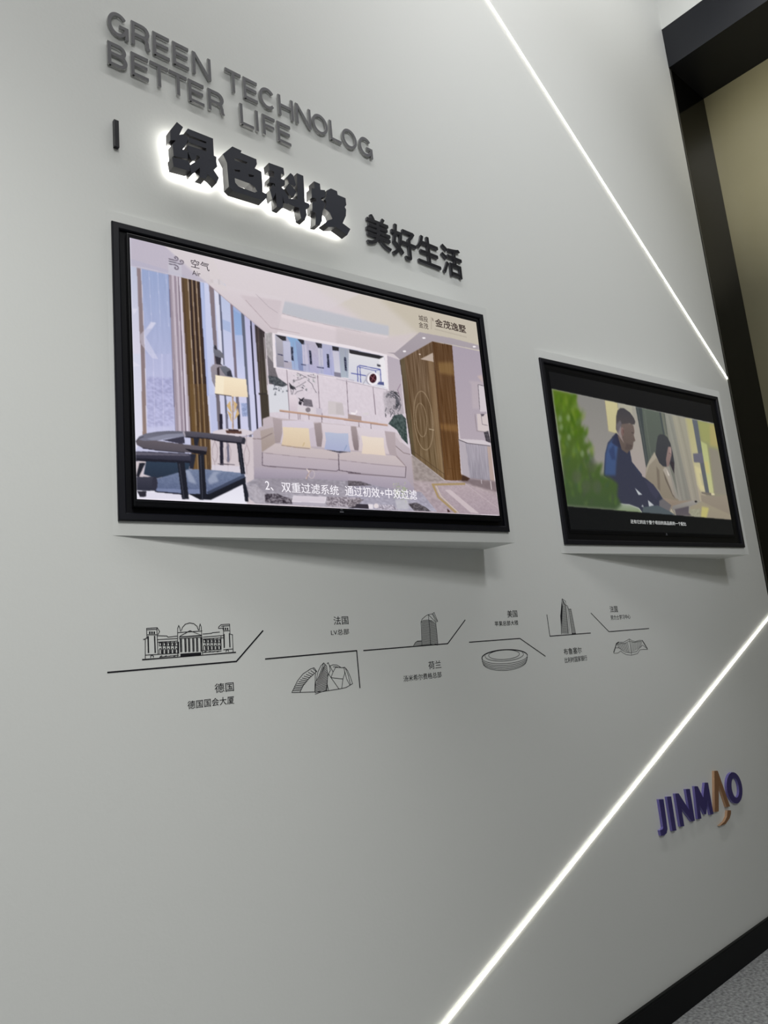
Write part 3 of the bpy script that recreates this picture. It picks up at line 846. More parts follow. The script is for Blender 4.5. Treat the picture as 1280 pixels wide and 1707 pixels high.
    f(T6, [(295, 690), (520, 625), (640, 588), (820, 588), (1210, 628), (1240, 655), (870, 850), (560, 850), (285, 820)], (112, 126, 158), (86, 98, 134), noise=8)
    f(T6, [(600, 600), (640, 592), (700, 690), (720, 750), (640, 720)], (164, 172, 196), alpha=0.7, blur=2)
    f(T6, [(840, 700), (900, 615), (1000, 610), (930, 650), (960, 720), (860, 750)], (168, 176, 200), alpha=0.65, blur=2)
    f(T6, [(280, 790), (560, 800), (840, 800), (830, 860), (280, 822)], (132, 144, 184), alpha=0.6)
    f(T6, [(830, 830), (1230, 640), (1246, 690), (860, 870)], (70, 80, 108), (52, 60, 84))
    f(T6, [(640, 850), (860, 850), (1246, 670), (1246, 735), (880, 912), (760, 912)], dk, (20, 22, 32))
    f(T6, [(280, 818), (640, 850), (640, 866), (280, 830)], (32, 34, 50))
    f(T6, [(1212, 730), (1246, 740), (1275, 850), (1275, 935), (1240, 930)], dk)
    f(T6, [(190, 832), (560, 858), (570, 905), (190, 898)], (222, 218, 234))
    f(T6, [(75, 290), (110, 240), (180, 208), (300, 188), (430, 179), (590, 184), (600, 240), (460, 250), (300, 285), (180, 300)], (96, 96, 112), (120, 120, 140))
    f(T6, [(190, 262), (400, 215), (580, 205), (590, 245), (420, 262), (260, 282)], (140, 142, 164), alpha=0.8)
    f(T6, [(360, 278), (590, 238), (600, 310), (560, 318)], (56, 54, 72))
    f(T6, [(590, 184), (700, 186), (880, 204), (1080, 225), (1238, 250), (1244, 290), (1235, 322), (1000, 300), (840, 262), (600, 246)], (88, 84, 96), (64, 62, 76))
    f(T6, [(600, 240), (840, 255), (1000, 285), (1230, 305), (1235, 322), (1000, 300), (840, 264), (600, 250)], (24, 22, 34))
    f(T6, [(572, 184), (596, 186), (608, 240), (596, 246)], (160, 152, 164))
    c.ell(T6, (1224, 286), (20, 36), (46, 46, 58), rot=0.2)
    f(T6, [(76, 292), (105, 270), (160, 285), (290, 282), (560, 318), (840, 350), (825, 432), (600, 408), (300, 382), (150, 362), (90, 330)], (98, 90, 98), (82, 76, 86))
    f(T6, [(600, 370), (830, 396), (825, 434), (700, 420), (640, 395)], (26, 24, 34))
    ln(T6, [(150, 364), (300, 386), (600, 412)], 1.0, (30, 28, 40))
    ln(T6, [(76, 292), (105, 262), (160, 240)], 1.0, (36, 34, 46))
    f(T6, [(72, 398), (180, 398), (640, 420), (662, 434), (660, 520), (180, 500), (72, 490)], (66, 64, 82), (40, 40, 56))
    f(T6, [(72, 405), (640, 428), (640, 445), (72, 435)], (104, 100, 116), alpha=0.8)
    f(T6, [(72, 470), (660, 500), (660, 522), (72, 500)], (26, 26, 40))
    for q in ([(518, 515), (596, 515), (642, 908), (568, 905)], [(742, 430), (800, 432), (834, 912), (764, 910)], [(1150, 305), (1200, 310), (1242, 640), (1196, 640)]):
        f(T6, q, dk, (22, 24, 36))
        ln(T6, [(q[0][0] + 22, q[0][1] + 12), (q[3][0] + 22, q[3][1] - 4)], 1.2, (84, 86, 100), alpha=0.7)
    f(T6, [(78, 668), (285, 668), (306, 740), (285, 818), (78, 812)], (60, 60, 76), (40, 42, 58))
    c.ell(T6, (278, 742), (30, 76), (46, 46, 62))
    f(T6, [(90, 820), (190, 820), (185, 882), (120, 880)], (40, 38, 50))
    f(T6, [(75, 880), (190, 890), (190, 905), (75, 900)], (226, 222, 236))
    # small line under the logo lettering, its divider and mark
    Tl = (685, 515, 12.19)
    for i in range(26):
        x = 485 + i * 25
        ln(Tl, [(x, 402 + (x - 485) * 0.255), (x + 12, 428 + (x - 485) * 0.255)], 0.7, (150, 138, 128), alpha=0.75)
    ln(Tl, [(408, 170), (412, 415)], 0.7, (150, 136, 120), alpha=0.8)
    ln(Tl, [(432, 190), (448, 250)], 1.2, (90, 76, 70), alpha=0.8)
    # bright lower rim of the picture
    ln(P, [(228, 830.6), (420, 840.5), (600, 849.2), (830, 859.2)], 1.6, (236, 228, 240), alpha=0.85)
    ln(P, [(217.2, 396), (228.4, 830)], 1.3, (226, 226, 242), alpha=0.7)
    c.im = c.im * 0.88 + c.im.mean(2, keepdims=True) * 0.12
    return c


def paint_interview():
    c = Canvas(H2, 0.0040, 0.078, 1.392, 2.049, 2.788, 480, 270, 11)
    f, ln = c.fill, c.line
    P = (0, 0, 1)
    A, B, C = (910, 640, 7.756), (1020, 660, 8.127), (1080, 680, 8.533)
    c.im[:] = (9, 10, 14)
    pic = [(920.2, 648.6), (1191, 706), (1217.6, 866), (943.8, 843.8)]
    f(P, pic, (148, 145, 140), (150, 145, 138))
    f(A, [(380, 140), (760, 210), (800, 640), (900, 640), (760, 1250), (420, 900)], (138, 136, 134), (154, 148, 146))
    f(A, [(760, 207), (1150, 285), (1180, 700), (905, 640), (808, 612), (790, 450)], (206, 196, 146), (200, 190, 142))
    f(A, [(925, 245), (1150, 285), (1180, 700), (960, 500)], (176, 172, 156), (168, 162, 152))
    ln(A, [(760, 207), (790, 450), (808, 612), (905, 640)], 0.7, (160, 146, 128))
    ln(A, [(925, 245), (930, 320)], 0.8, (150, 144, 122))
    f(B, [(270, 130), (330, 148), (395, 560), (465, 970), (450, 1112), (350, 1055), (268, 912), (242, 745), (300, 620)], (164, 160, 150), (172, 158, 158))
    # dark curtain between the people and the pale ones on the right
    f(B, [(318, 146), (650, 222), (740, 560), (640, 760), (462, 975), (395, 560)], (92, 102, 94), (86, 92, 88))
    f(B, [(318, 146), (405, 165), (440, 520), (495, 900), (462, 975), (395, 560)], (64, 72, 76), (70, 76, 78))
    ln(B, [(345, 160), (420, 560), (478, 940)], 1.0, (104, 110, 110), alpha=0.7)
    ln(B, [(440, 200), (500, 640), (540, 860)], 1.2, (112, 120, 110), alpha=0.5)
    f(B, [(640, 220), (720, 238), (900, 1380), (760, 900), (720, 520)], (112, 116, 106), (120, 120, 114))
    f(B, [(640, 220), (662, 226), (712, 520), (690, 520)], (72, 80, 84))
    ln(B, [(705, 236), (745, 520)], 1.0, (88, 94, 92))
    f(C, [(238, 82), (340, 104), (480, 700), (620, 1330), (480, 1320), (360, 800), (290, 420)], (146, 146, 138), (138, 134, 128))
    f(C, [(340, 104), (520, 142), (640, 720), (760, 1330), (620, 1340), (470, 700)], (162, 158, 142), (156, 148, 138))
    f(C, [(520, 142), (630, 166), (740, 720), (840, 1300), (740, 1330), (620, 720)], (176, 170, 138), (176, 162, 144))
    for x0, x1, cl in ((300, 560, (124, 126, 120)), (380, 640, (176, 170, 152)), (430, 690, (140, 136, 122)), (560, 760, (158, 150, 128)), (270, 520, (160, 160, 150))):
        ln(C, [(x0, 110), ((x0 + x1) / 2 + 8, 700), (x1, 1310)], 3.0, cl, alpha=0.35, blur=2)
    # bright window on the right
    f(C, [(545, 148), (640, 168), (830, 1220), (760, 1210), (700, 1100)], (184, 178, 122), (204, 194, 156), alpha=0.85, blur=3)
    f(C, [(630, 165), (942, 232), (1180, 1600), (940, 1600), (820, 1240)], (152, 156, 98), (146, 138, 128))
    f(C, [(860, 230), (945, 240), (1000, 560), (880, 540)], (186, 166, 102), alpha=0.7, blur=6)
    f(C, [(720, 190), (880, 225), (880, 500), (770, 470)], (160, 162, 96), alpha=0.8, blur=5)
    f(C, [(860, 560), (1000, 600), (1130, 1240), (950, 1220)], (142, 134, 126), alpha=0.85, blur=5)
    f(C, [(660, 820), (780, 880), (830, 1180), (740, 1160)], (214, 202, 150), alpha=0.8, blur=4)
    f(C, [(730, 930), (790, 940), (820, 1110), (770, 1100)], (186, 178, 146), alpha=0.8, blur=3)
    f(C, [(745, 470), (835, 520), (935, 1215), (870, 1210)], (184, 190, 126), (196, 196, 140), blur=2)
    f(C, [(800, 760), (850, 760), (880, 940), (830, 930)], (206, 190, 120), alpha=0.7, blur=3)
    f(C, [(625, 164), (700, 178), (790, 760), (872, 1225), (818, 1220), (740, 800)], (96, 102, 116), (94, 98, 106), blur=1)
    f(C, [(638, 650), (770, 640), (792, 785), (652, 772)], (108, 106, 126), (104, 102, 120), blur=1)
    f(C, [(755, 1190), (940, 1215), (950, 1252), (850, 1240), (760, 1215)], (120, 112, 104), blur=1)
    f(C, [(895, 1205), (945, 1215), (945, 1245), (900, 1240)], (222, 210, 170), blur=1)
    f(C, [(750, 1235), (950, 1255), (1130, 1240), (1182, 1600), (760, 1330)], (152, 140, 126), (142, 130, 116), blur=2)
    f(C, [(600, 1400), (760, 1330), (1180, 1520), (1185, 1610), (560, 1570)], (160, 150, 128), (152, 140, 124), blur=2)
    f(C, [(765, 1400), (865, 1420), (830, 1565), (750, 1555)], (196, 186, 112), blur=3)
    f(C, [(590, 1440), (740, 1430), (745, 1560), (600, 1540)], (158, 156, 134), noise=16, blur=2)
    # woman with long dark hair in a beige coat
    f(B, [(580, 765), (610, 850), (660, 930), (720, 955), (780, 1080), (840, 1370), (900, 1400), (900, 1480), (780, 1490), (690, 1390), (630, 1275), (450, 1120), (460, 985), (500, 880)], (152, 142, 128), (138, 126, 110))
    f(B, [(575, 755), (600, 840), (500, 940), (462, 1060), (452, 1110), (470, 960), (520, 850)], (176, 166, 152), alpha=0.8, blur=1)
    f(B, [(600, 950), (640, 1010), (655, 1290), (620, 1250)], (112, 100, 90), alpha=0.7, blur=2)
    f(B, [(690, 1010), (760, 1180), (860, 1395), (820, 1350), (720, 1130)], (92, 82, 76), alpha=0.8, blur=1)
    f(B, [(715, 965), (745, 985), (792, 1090), (865, 1385), (820, 1330), (750, 1120), (690, 1000)], (176, 166, 156), (150, 140, 132))
    f(B, [(735, 985), (780, 1075), (760, 1080)], (214, 206, 198))
    f(B, [(620, 545), (650, 520), (700, 522), (750, 560), (790, 640), (820, 760), (845, 900), (842, 1055), (800, 960), (770, 900), (735, 960), (690, 955), (640, 905), (590, 790), (600, 660)], (64, 66, 72), (58, 58, 68))
    f(B, [(760, 690), (800, 690), (806, 800), (790, 870), (770, 950), (740, 960), (730, 860), (745, 770)], (150, 124, 122), (132, 110, 108))
    f(B, [(780, 690), (806, 720), (806, 790), (785, 800)], (178, 150, 148), alpha=0.6, blur=1)
    ln(B, [(770, 775), (800, 790)], 0.9, (96, 72, 74))
    f(B, [(790, 880), (840, 900), (842, 1055), (800, 960)], (54, 48, 56))
    # hands and tablet
    f(C, [(230, 1280), (420, 1320), (640, 1310), (700, 1330), (690, 1360), (480, 1370), (380, 1400), (310, 1440), (200, 1300)], (152, 136, 122), (140, 122, 108))
    f(C, [(350, 1390), (640, 1310), (700, 1345), (690, 1370), (440, 1440), (330, 1450)], (160, 154, 150), (128, 124, 124))
    c.ell(C, (680, 1330), (18, 14), (40, 40, 44))
    f(C, [(380, 1440), (580, 1395), (575, 1490), (620, 1530), (400, 1530)], (88, 80, 92), (98, 90, 96), blur=1)
    f(C, [(285, 1470), (330, 1400), (400, 1525), (330, 1515)], (178, 168, 152))
    ln(C, [(300, 1480), (330, 1415), (385, 1515)], 0.9, (116, 106, 100))
    # man in a navy jacket
    f(A, [(745, 1185), (765, 900), (800, 760), (900, 640), (990, 740), (1085, 850), (1110, 1005), (1241, 1170), (1241, 1600), (960, 1560), (900, 1290)], (54, 60, 88), (54, 58, 78))
    f(B, [(60, 1455), (0, 1100), (0, 560), (60, 500), (160, 660), (243, 735), (268, 912), (350, 1055), (450, 1112), (560, 1200), (640, 1310), (690, 1395), (800, 1480), (770, 1560), (620, 1540), (400, 1580)], (52, 56, 80), (56, 58, 78))
    f(A, [(760, 1180), (772, 910), (805, 780), (900, 690), (930, 800), (910, 1000), (900, 1180)], (64, 92, 150), (60, 86, 138), alpha=0.85, blur=4)
    f(A, [(905, 640), (1000, 740), (1050, 850), (900, 800), (850, 760)], (44, 46, 74), alpha=0.8, blur=2)
    f(A, [(810, 860), (880, 780), (900, 980), (850, 980)], (44, 56, 100), alpha=0.6, blur=3)
    f(B, [(440, 1130), (560, 1205), (640, 1310), (600, 1400), (520, 1300)], (66, 66, 92), alpha=0.6, blur=2)
    f(B, [(690, 1390), (800, 1480), (770, 1560), (640, 1520), (640, 1420)], (108, 104, 110), blur=1)
    f(B, [(310, 1245), (410, 1335), (360, 1340)], (190, 196, 206))
    f(B, [(488, 1410), (570, 1480), (500, 1495)], (188, 192, 202))
    f(B, [(395, 1500), (415, 1470), (430, 1500)], (176, 180, 188))
    f(B, [(420, 1505), (620, 1480), (780, 1560), (860, 1612), (412, 1580)], (78, 90, 100), (82, 92, 100))
    # his head
    f(A, [(930, 520), (985, 505), (1110, 520), (1132, 545), (1146, 620), (1135, 660), (1158, 735), (1130, 752), (1128, 790), (1118, 842), (1080, 862), (1050, 900), (980, 850), (930, 680)], (112, 96, 92), (98, 84, 80))
    f(A, [(915, 520), (965, 520), (985, 700), (1010, 770), (925, 645)], (140, 134, 140), (150, 128, 124))
    f(A, [(905, 590), (908, 420), (925, 345), (965, 312), (1010, 318), (1085, 370), (1135, 440), (1156, 492), (1146, 525), (1120, 528), (1085, 512), (985, 520), (955, 560), (930, 630)], (66, 64, 72), (84, 76, 76))
    f(A, [(912, 520), (960, 470), (980, 520), (935, 640), (914, 620)], (112, 106, 116), alpha=0.8, blur=2)
    f(A, [(968, 575), (990, 558), (1008, 590), (1008, 660), (985, 680), (970, 640)], (140, 112, 108), (118, 92, 90))
    f(A, [(990, 580), (1006, 600), (1004, 650), (994, 630)], (96, 66, 66), alpha=0.8)
    ln(A, [(1105, 632), (1140, 636)], 0.9, (58, 50, 50))
    ln(A, [(1085, 800), (1120, 806)], 0.8, (70, 54, 54))
    f(A, [(1040, 770), (1110, 790), (1100, 860), (1020, 850)], (80, 68, 68), alpha=0.6, blur=2)
    ln(A, [(1135, 540), (1145, 620), (1136, 660), (1156, 735)], 0.7, (168, 150, 146), alpha=0.7)
    # white chair back
    f(A, [(900, 1560), (960, 1545), (1080, 1558), (1200, 1600), (1241, 1650), (1235, 1670), (900, 1640)], (158, 168, 156), (120, 140, 96), blur=1)
    ln(A, [(940, 1545), (1080, 1560), (1200, 1605), (1238, 1660)], 1.2, (186, 190, 186))
    # blurred plant in the foreground
    pl = [(80, 66), (405, 140), (380, 300), (470, 400), (440, 520), (520, 640), (490, 760), (600, 775), (530, 870), (590, 1010), (650, 1060), (740, 1010), (700, 1180), (830, 1210), (930, 1290), (920, 1450), (980, 1560), (900, 1630), (268, 1580), (180, 760)]
    f(A, pl, (88, 122, 12), (62, 84, 56), blur=6)
    rg = random.Random(21)
    for _ in range(120):
        y = rg.uniform(80, 1560)
        xl = 80 + y * 0.122
        xr = 400 + max(0, y - 200) * 0.32 if y < 1000 else 640 + (y - 1000) * 0.5
        x = rg.uniform(xl, xr)
        t = y / 1560
        base = rg.choice([(98, 138, 6), (66, 108, 0), (122, 150, 40), (52, 92, 4), (84, 126, 16), (92, 124, 70)]) if t < 0.6 else rg.choice([(62, 96, 40), (88, 122, 48), (60, 88, 60), (96, 118, 62), (70, 80, 66)])
        L, w = rg.uniform(60, 150), rg.uniform(12, 26)
        a = rg.uniform(-1.9, -1.0)
        dx, dy = math.cos(a), math.sin(a)
        f(A, [(x - dy * w, y + dx * w), (x + dx * L, y + dy * L), (x + dy * w, y - dx * w), (x - dx * L * .4, y - dy * L * .4)], base, alpha=0.55, blur=5)
    for x, y in ((185, 455), (175, 690), (290, 440), (300, 690), (470, 900), (200, 560)):
        c.ell(A, (x, y), (26, 44), (150, 170, 140), alpha=0.5, blur=4)
    for x, y, a in ((600, 1050, 0), (660, 1330, 0), (400, 1200, 0), (520, 1320, 0)):
        c.ell(A, (x, y), (60, 90), (84, 92, 74), alpha=0.55, blur=6)
    ln(A, [(80, 70), (170, 740), (268, 1580)], 1.0, (150, 168, 150), alpha=0.6)
    c.im = (c.im * 0.86 + c.im.mean(2, keepdims=True) * 0.14) * np.array([0.95, 0.95, 0.93])
    # keep the bands above and below the picture dark
    f(P, [(890, 560), (1230, 640), (1230, 714.6), (1191, 706), (920.2, 648.4), (890, 642)], (9, 10, 14))
    f(P, [(880, 836), (943.8, 843.6), (1217.6, 866), (1260, 869.4), (1260, 960), (880, 960)], (12, 14, 16))
    ln(P, [(920, 648.8), (1191, 706.4)], 0.9, (196, 196, 186), alpha=0.5)
    return c




# ------------------------------------------------------------------ the two angled screens
def turn(u, off, z):
    return (u * math.cos(PHI) - off * math.sin(PHI), -u * math.sin(PHI) - off * math.cos(PHI), z)


def ring_bm(u0, u1, z0, z1, prof):
    """mitred picture-frame ring; prof = list of (inset, off)"""
    bm = bmesh.new()
    rows = []
    for ins, off in prof:
        rows.append([bm.verts.new(turn(u, off, z)) for u, z in ((u0 + ins, z0 + ins), (u1 - ins, z0 + ins), (u1 - ins, z1 - ins), (u0 + ins, z1 - ins))])
    for a, b in zip(rows[:-1], rows[1:]):
        for i in range(4):
            bm.faces.new((a[i], a[(i + 1) % 4], b[(i + 1) % 4], b[i]))
    return bm


def angled_box(hx, W, z0, z1, fr, label):
    root = empty('angled_wall_box', (hx, 0, z0))
    tag(root, label, 'wall box', 'white wedge boxes carrying the screens')
    bm = bmesh.new()
    a, b, c = turn(0, 0, 0), turn(W, 0, 0), (W * math.cos(PHI), -0.0003, 0)
    a = (0, -0.0003, 0)
    lo = [bm.verts.new((x, y, 0)) for x, y, _ in (a, b, c)]
    hi = [bm.verts.new((x, y, z1 - z0)) for x, y, _ in (a, b, c)]
    bm.faces.new(lo); bm.faces.new(hi[::-1])
    for i in range(3):
        bm.faces.new((lo[i], hi[i], hi[(i + 1) % 3], lo[(i + 1) % 3]))
    body = bm_obj('body', bm, M_wall, root)
    u0, u1, f0, f1 = fr
    f0, f1 = f0 - z0, f1 - z0
    bm = ring_bm(u0, u1, f0, f1, [(0, 0.0005), (0, 0.008), (0.003, 0.011), (0.018, 0.011), (0.021, 0.008), (0.023, 0.0008)])
    bm_obj('frame', bm, M_frame, root)
    bm = bmesh.new()
    v = [bm.verts.new(turn(u, 0.0010, z)) for u, z in ((u0 + .021, f0 + .021), (u1 - .021, f0 + .021), (u1 - .021, f1 - .021), (u0 + .021, f1 - .021))]
    bm.faces.new(v)
    bm_obj('backing_board', bm, M_black, root, recalc=False)
    return root


def television(hx, u0, u1, z0, z1, label, front=0.0222):
    root = empty('television', (hx, 0, 0))
    root.rotation_euler = (0, 0, -PHI)
    tag(root, label, 'television', 'flat screens on the angled boxes')
    bm = bmesh.new(); box(bm, u0, u1, -front + 0.0007, -0.0012, z0, z1, bevel=min(0.003, front * 0.2))
    bm_obj('casing', bm, M_casing, root)
    bm = bmesh.new(); box(bm, u0 + .004, u1 - .004, -front, -front + 0.0008, z0 + .0155, z0 + .0175)
    bm_obj('bezel_line', bm, M_frame, root)
    return root


def screen_text(tv, cvs, s, tl, bl, rt, matl, name='screen_text', bold=0.0, tile=(0, 0, 1)):
    """lettering on the picture: top left and bottom left of the line and a point at its right end"""
    (u0, z1), (_, z0), (u1, _) = [cvs.uv(*cvs.px(tile, p)) for p in (tl, bl, rt)]
    bm = text_bm(s, u0, u1, z0, z1, cvs.off + 0.0003, cvs.off + 0.0008, bold=bold)
    return bm_obj(name, bm, matl, tv)


G_white = glow('caption_white', (250, 246, 252), 1.0)
G_dark = glow('caption_dark', (52, 44, 54), 1.0)
G_brown = glow('caption_brown', (70, 58, 54), 1.0)
G_grey = glow('caption_grey', (196, 198, 196), 1.0)
M_mark = mat('badge_grey', (120, 122, 130), 0.4)

H1, H2 = 0.757, 2.717
angled_box(H1, 1.464, 1.945, 2.888, (0.013, 1.436, 1.984, 2.853), 'white wedge box bearing the left screen, under the big lit characters')
angled_box(H2, 1.513, 1.942, 2.888, (0.025, 1.472, 1.980, 2.846), 'white wedge box bearing the right screen, near the black portal')

tv1 = television(H1, 0.050, 1.392, 2.019, 2.819, 'flat screen showing a living room with a pale sofa')
cv1 = paint_living_room()
pic = cv1.mesh('screen', tv1)
Ts = (430, 780, 4.5714)
screen_text(tv1, cv1, '2、', (52, 100), (52, 170), (118, 170), G_white, 'subtitle', tile=Ts)
screen_text(tv1, cv1, '双重过滤系统', (175, 105), (175, 184), (616, 205), G_white, 'subtitle', tile=Ts)
screen_text(tv1, cv1, '通过初效+中效过滤', (660, 134), (660, 212), (1212, 236), G_white, 'subtitle', tile=Ts)
Ta = (270, 415, 12.8)
screen_text(tv1, cv1, '空气', (612, 212), (612, 388), (1012, 470), G_dark, 'heading', tile=Ta)
screen_text(tv1, cv1, 'Air', (640, 452), (640, 552), (820, 585), G_dark, 'heading', tile=Ta)
Tl = (685, 515, 12.19)
screen_text(tv1, cv1, '城投', (148, 118), (148, 232), (345, 260), G_brown, 'logo_lettering', tile=Tl)
screen_text(tv1, cv1, '金茂', (148, 258), (148, 372), (352, 400), G_brown, 'logo_lettering', tile=Tl)
screen_text(tv1, cv1, '金茂逸墅', (478, 186), (478, 352), (1120, 480), G_brown, 'logo_lettering', bold=0.0006, tile=Tl)
bm = bmesh.new(); box(bm, 0.690, 0.704, -0.0220, -0.0212, 2.0275, 2.0305)
box(bm, 0.693, 0.701, -0.0220, -0.0212, 2.034, 2.038)
bm_obj('maker_badge', bm, M_mark, tv1)

tv2 = television(H2, 0.068, 1.402, 2.030, 2.806, 'flat screen showing two people seated behind a green plant', front=0.0036)
cv2 = paint_interview()
cv2.mesh('screen', tv2, soft=4)
Tt = (1040, 850, 10.667)
screen_text(tv2, cv2, '还有它的这个整个项目的高品质的一个配比', (110, 170), (110, 240), (1110, 300), G_grey, 'subtitle', tile=Tt)
bm = bmesh.new(); box(bm, 0.775, 0.789, -0.0036, -0.0028, 2.0355, 2.0385)
box(bm, 0.778, 0.786, -0.0036, -0.0028, 2.0415, 2.0455)
bm_obj('maker_badge', bm, M_mark, tv2)

# ------------------------------------------------------------------ raised lettering on the wall
def arc(cx, cz, rx, rz, a0, a1, n=14):
    return [(cx + rx * math.cos(math.radians(a0 + (a1 - a0) * i / n)), cz + rz * math.sin(math.radians(a0 + (a1 - a0) * i / n))) for i in range(n + 1)]


def letter_strokes(ch, w, h, t):
    """centre lines of a plain sans capital in a box w x h with stroke t"""
    l, r, b, p, m = t / 2, w - t / 2, t / 2, h - t / 2, h * 0.52
    if ch == 'E': return [[(l, 0), (l, h)], [(t * .5, p), (w, p)], [(t * .5, m), (w * .94, m)], [(t * .5, b), (w, b)]]
    if ch == 'F': return [[(l, 0), (l, h)], [(t * .5, p), (w, p)], [(t * .5, m - h * .02), (w * .92, m - h * .02)]]
    if ch == 'L': return [[(l, 0), (l, h)], [(t * .5, b), (w, b)]]
    if ch == 'I': return [[(w / 2, 0), (w / 2, h)]]
    if ch == 'T': return [[(w / 2, 0), (w / 2, h)], [(0, p), (w, p)]]
    if ch == 'H': return [[(l, 0), (l, h)], [(r, 0), (r, h)], [(l, m), (r, m)]]
    if ch == 'N': return [[(l, 0), (l, h)], [(r, 0), (r, h)], [(l + t * .1, h - t * .25), (r - t * .1, t * .25)]]
    if ch == 'O': return ['ring']
    cx, cz, rx, rz = w / 2, h / 2, w / 2 - t / 2, h / 2 - t / 2
    if ch == 'C': return [arc(cx, cz, rx, rz, 42, 318, 26)]
    if ch == 'G': return [arc(cx, cz, rx, rz, 42, 342, 26) + [(r, h * .42)], [(w * .56, h * .45), (w, h * .45)], [(r, 0), (r, h * .49)]]
    if ch == 'R': return [[(l, 0), (l, h)], [(l, p), (w * .60, p)] + arc(w * .60, (p + h * .46) / 2, w * .40 - t / 2, (p - h * .46) / 2, 90, -90, 10)[1:] + [(l, h * .46)], [(w * .62, h * .46), (w * .80, h * .40), (w * .86, h * .28), (w * .88, h * .1), (w * .95, 0)]]
    if ch == 'B': return [[(l, 0), (l, h)], [(l, p), (w * .58, p)] + arc(w * .58, (p + m) / 2, w * .36 - t / 2, (p - m) / 2, 90, -90, 10)[1:] + [(l, m)], [(w * .58, m)] + arc(w * .60, (b + m) / 2, w * .40 - t / 2, (m - b) / 2, 90, -90, 10)[1:] + [(l, b)]]


def metal_letter(ch, x, z, w, h, label, group):
    t = 0.0106
    bm = bmesh.new()
    d0, d1 = 0.003, 0.010
    k1 = (1.9 - 0.010) / (1.9 - 0.025)        # the faces sit 10 mm off the wall
    x, z, w, h = x * k1, 1.57 + (z - 1.57) * k1, w * k1, h * k1
    for k, st in enumerate(letter_strokes(ch, w, h, t)):
        if st == 'ring':
            cx, cz = w / 2, h / 2
            flat_loops([arc(cx, cz, w / 2, h / 2, 0, 360, 36)[:-1], arc(cx, cz, w / 2 - t, h / 2 - t, 0, 360, 36)[:-1][::-1]], d0, d1, bm, side_mi=1)
        else:
            for q in stroke_loops(st, t):
                prism(bm, q, d0, d1 - 0.00005 * k, 1)
    # stand-off studs
    for sx, sz in ((t / 2 if ch in 'EFLHNRB' else w / 2, h * 0.2 if ch not in 'CGO' else t / 2), (t / 2 if ch in 'EFLHNRB' else w / 2, h * 0.8 if ch not in 'CGO' else h - t / 2)):
        prism(bm, arc(sx, sz, 0.003, 0.003, 0, 360, 8)[:-1], -0.002, d0 + 0.001, 1)
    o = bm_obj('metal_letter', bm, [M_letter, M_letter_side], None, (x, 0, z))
    centre_origin(o)
    tag(o, label, 'letter', group)


row1 = [('G', .765, .064), ('R', .838, .058), ('E', .9065, .055), ('E', .9725, .055), ('N', 1.0405, .066), ('T', 1.160, .060), ('E', 1.2285, .055),
        ('C', 1.291, .067), ('H', 1.369, .064), ('N', 1.443, .067), ('O', 1.515, .071), ('L', 1.595, .053), ('O', 1.653, .072), ('G', 1.735, .068)]
w1 = ['starting GREEN, above B of BETTER', 'second in GREEN, after the G', 'beside the R in GREEN', 'beside the N in GREEN', 'ending the word GREEN',
      'starting TECHNOLOG', 'after the T of TECHNOLOG', 'between E and H of TECHNOLOG', 'between C and N of TECHNOLOG', 'between H and O of TECHNOLOG',
      'between N and L of TECHNOLOG', 'between the two O letters of TECHNOLOG', 'between L and final G of TECHNOLOG', 'ending TECHNOLOG, right end of the top row']
for (ch, x, w), wh in zip(row1, w1):
    metal_letter(ch, x, 3.4665, w, 0.0815, 'grey raised letter %s %s' % (ch, wh), 'grey letters of the upper English row')
row2 = [('B', .763, .060), ('E', .834, .055), ('T', .894, .060), ('T', .957, .060), ('E', 1.0215, .055), ('R', 1.0905, .058), ('L', 1.209, .052), ('I', 1.2685, .0125), ('F', 1.297, .051), ('E', 1.3565, .056)]
w2 = ['starting BETTER, under the G of GREEN', 'after the B in BETTER', 'first of the double T in BETTER', 'second of the double T in BETTER', 'before the R in BETTER', 'ending the word BETTER',
      'starting the word LIFE', 'between L and F of LIFE', 'between I and E of LIFE', 'ending LIFE, right end of the second row']
for (ch, x, w), wh in zip(row2, w2):
    metal_letter(ch, x, 3.356, w, 0.079, 'grey raised letter %s %s' % (ch, wh), 'grey letters of the lower English row')

bm = bmesh.new(); box(bm, 0.782, 0.7965, -0.013, -0.0005, 3.096, 3.185, bevel=0.0008)
o = bm_obj('sign_bar', bm, M_jet); centre_origin(o)
tag(o, 'short black upright bar under the word BETTER, left of the lit characters', 'sign')


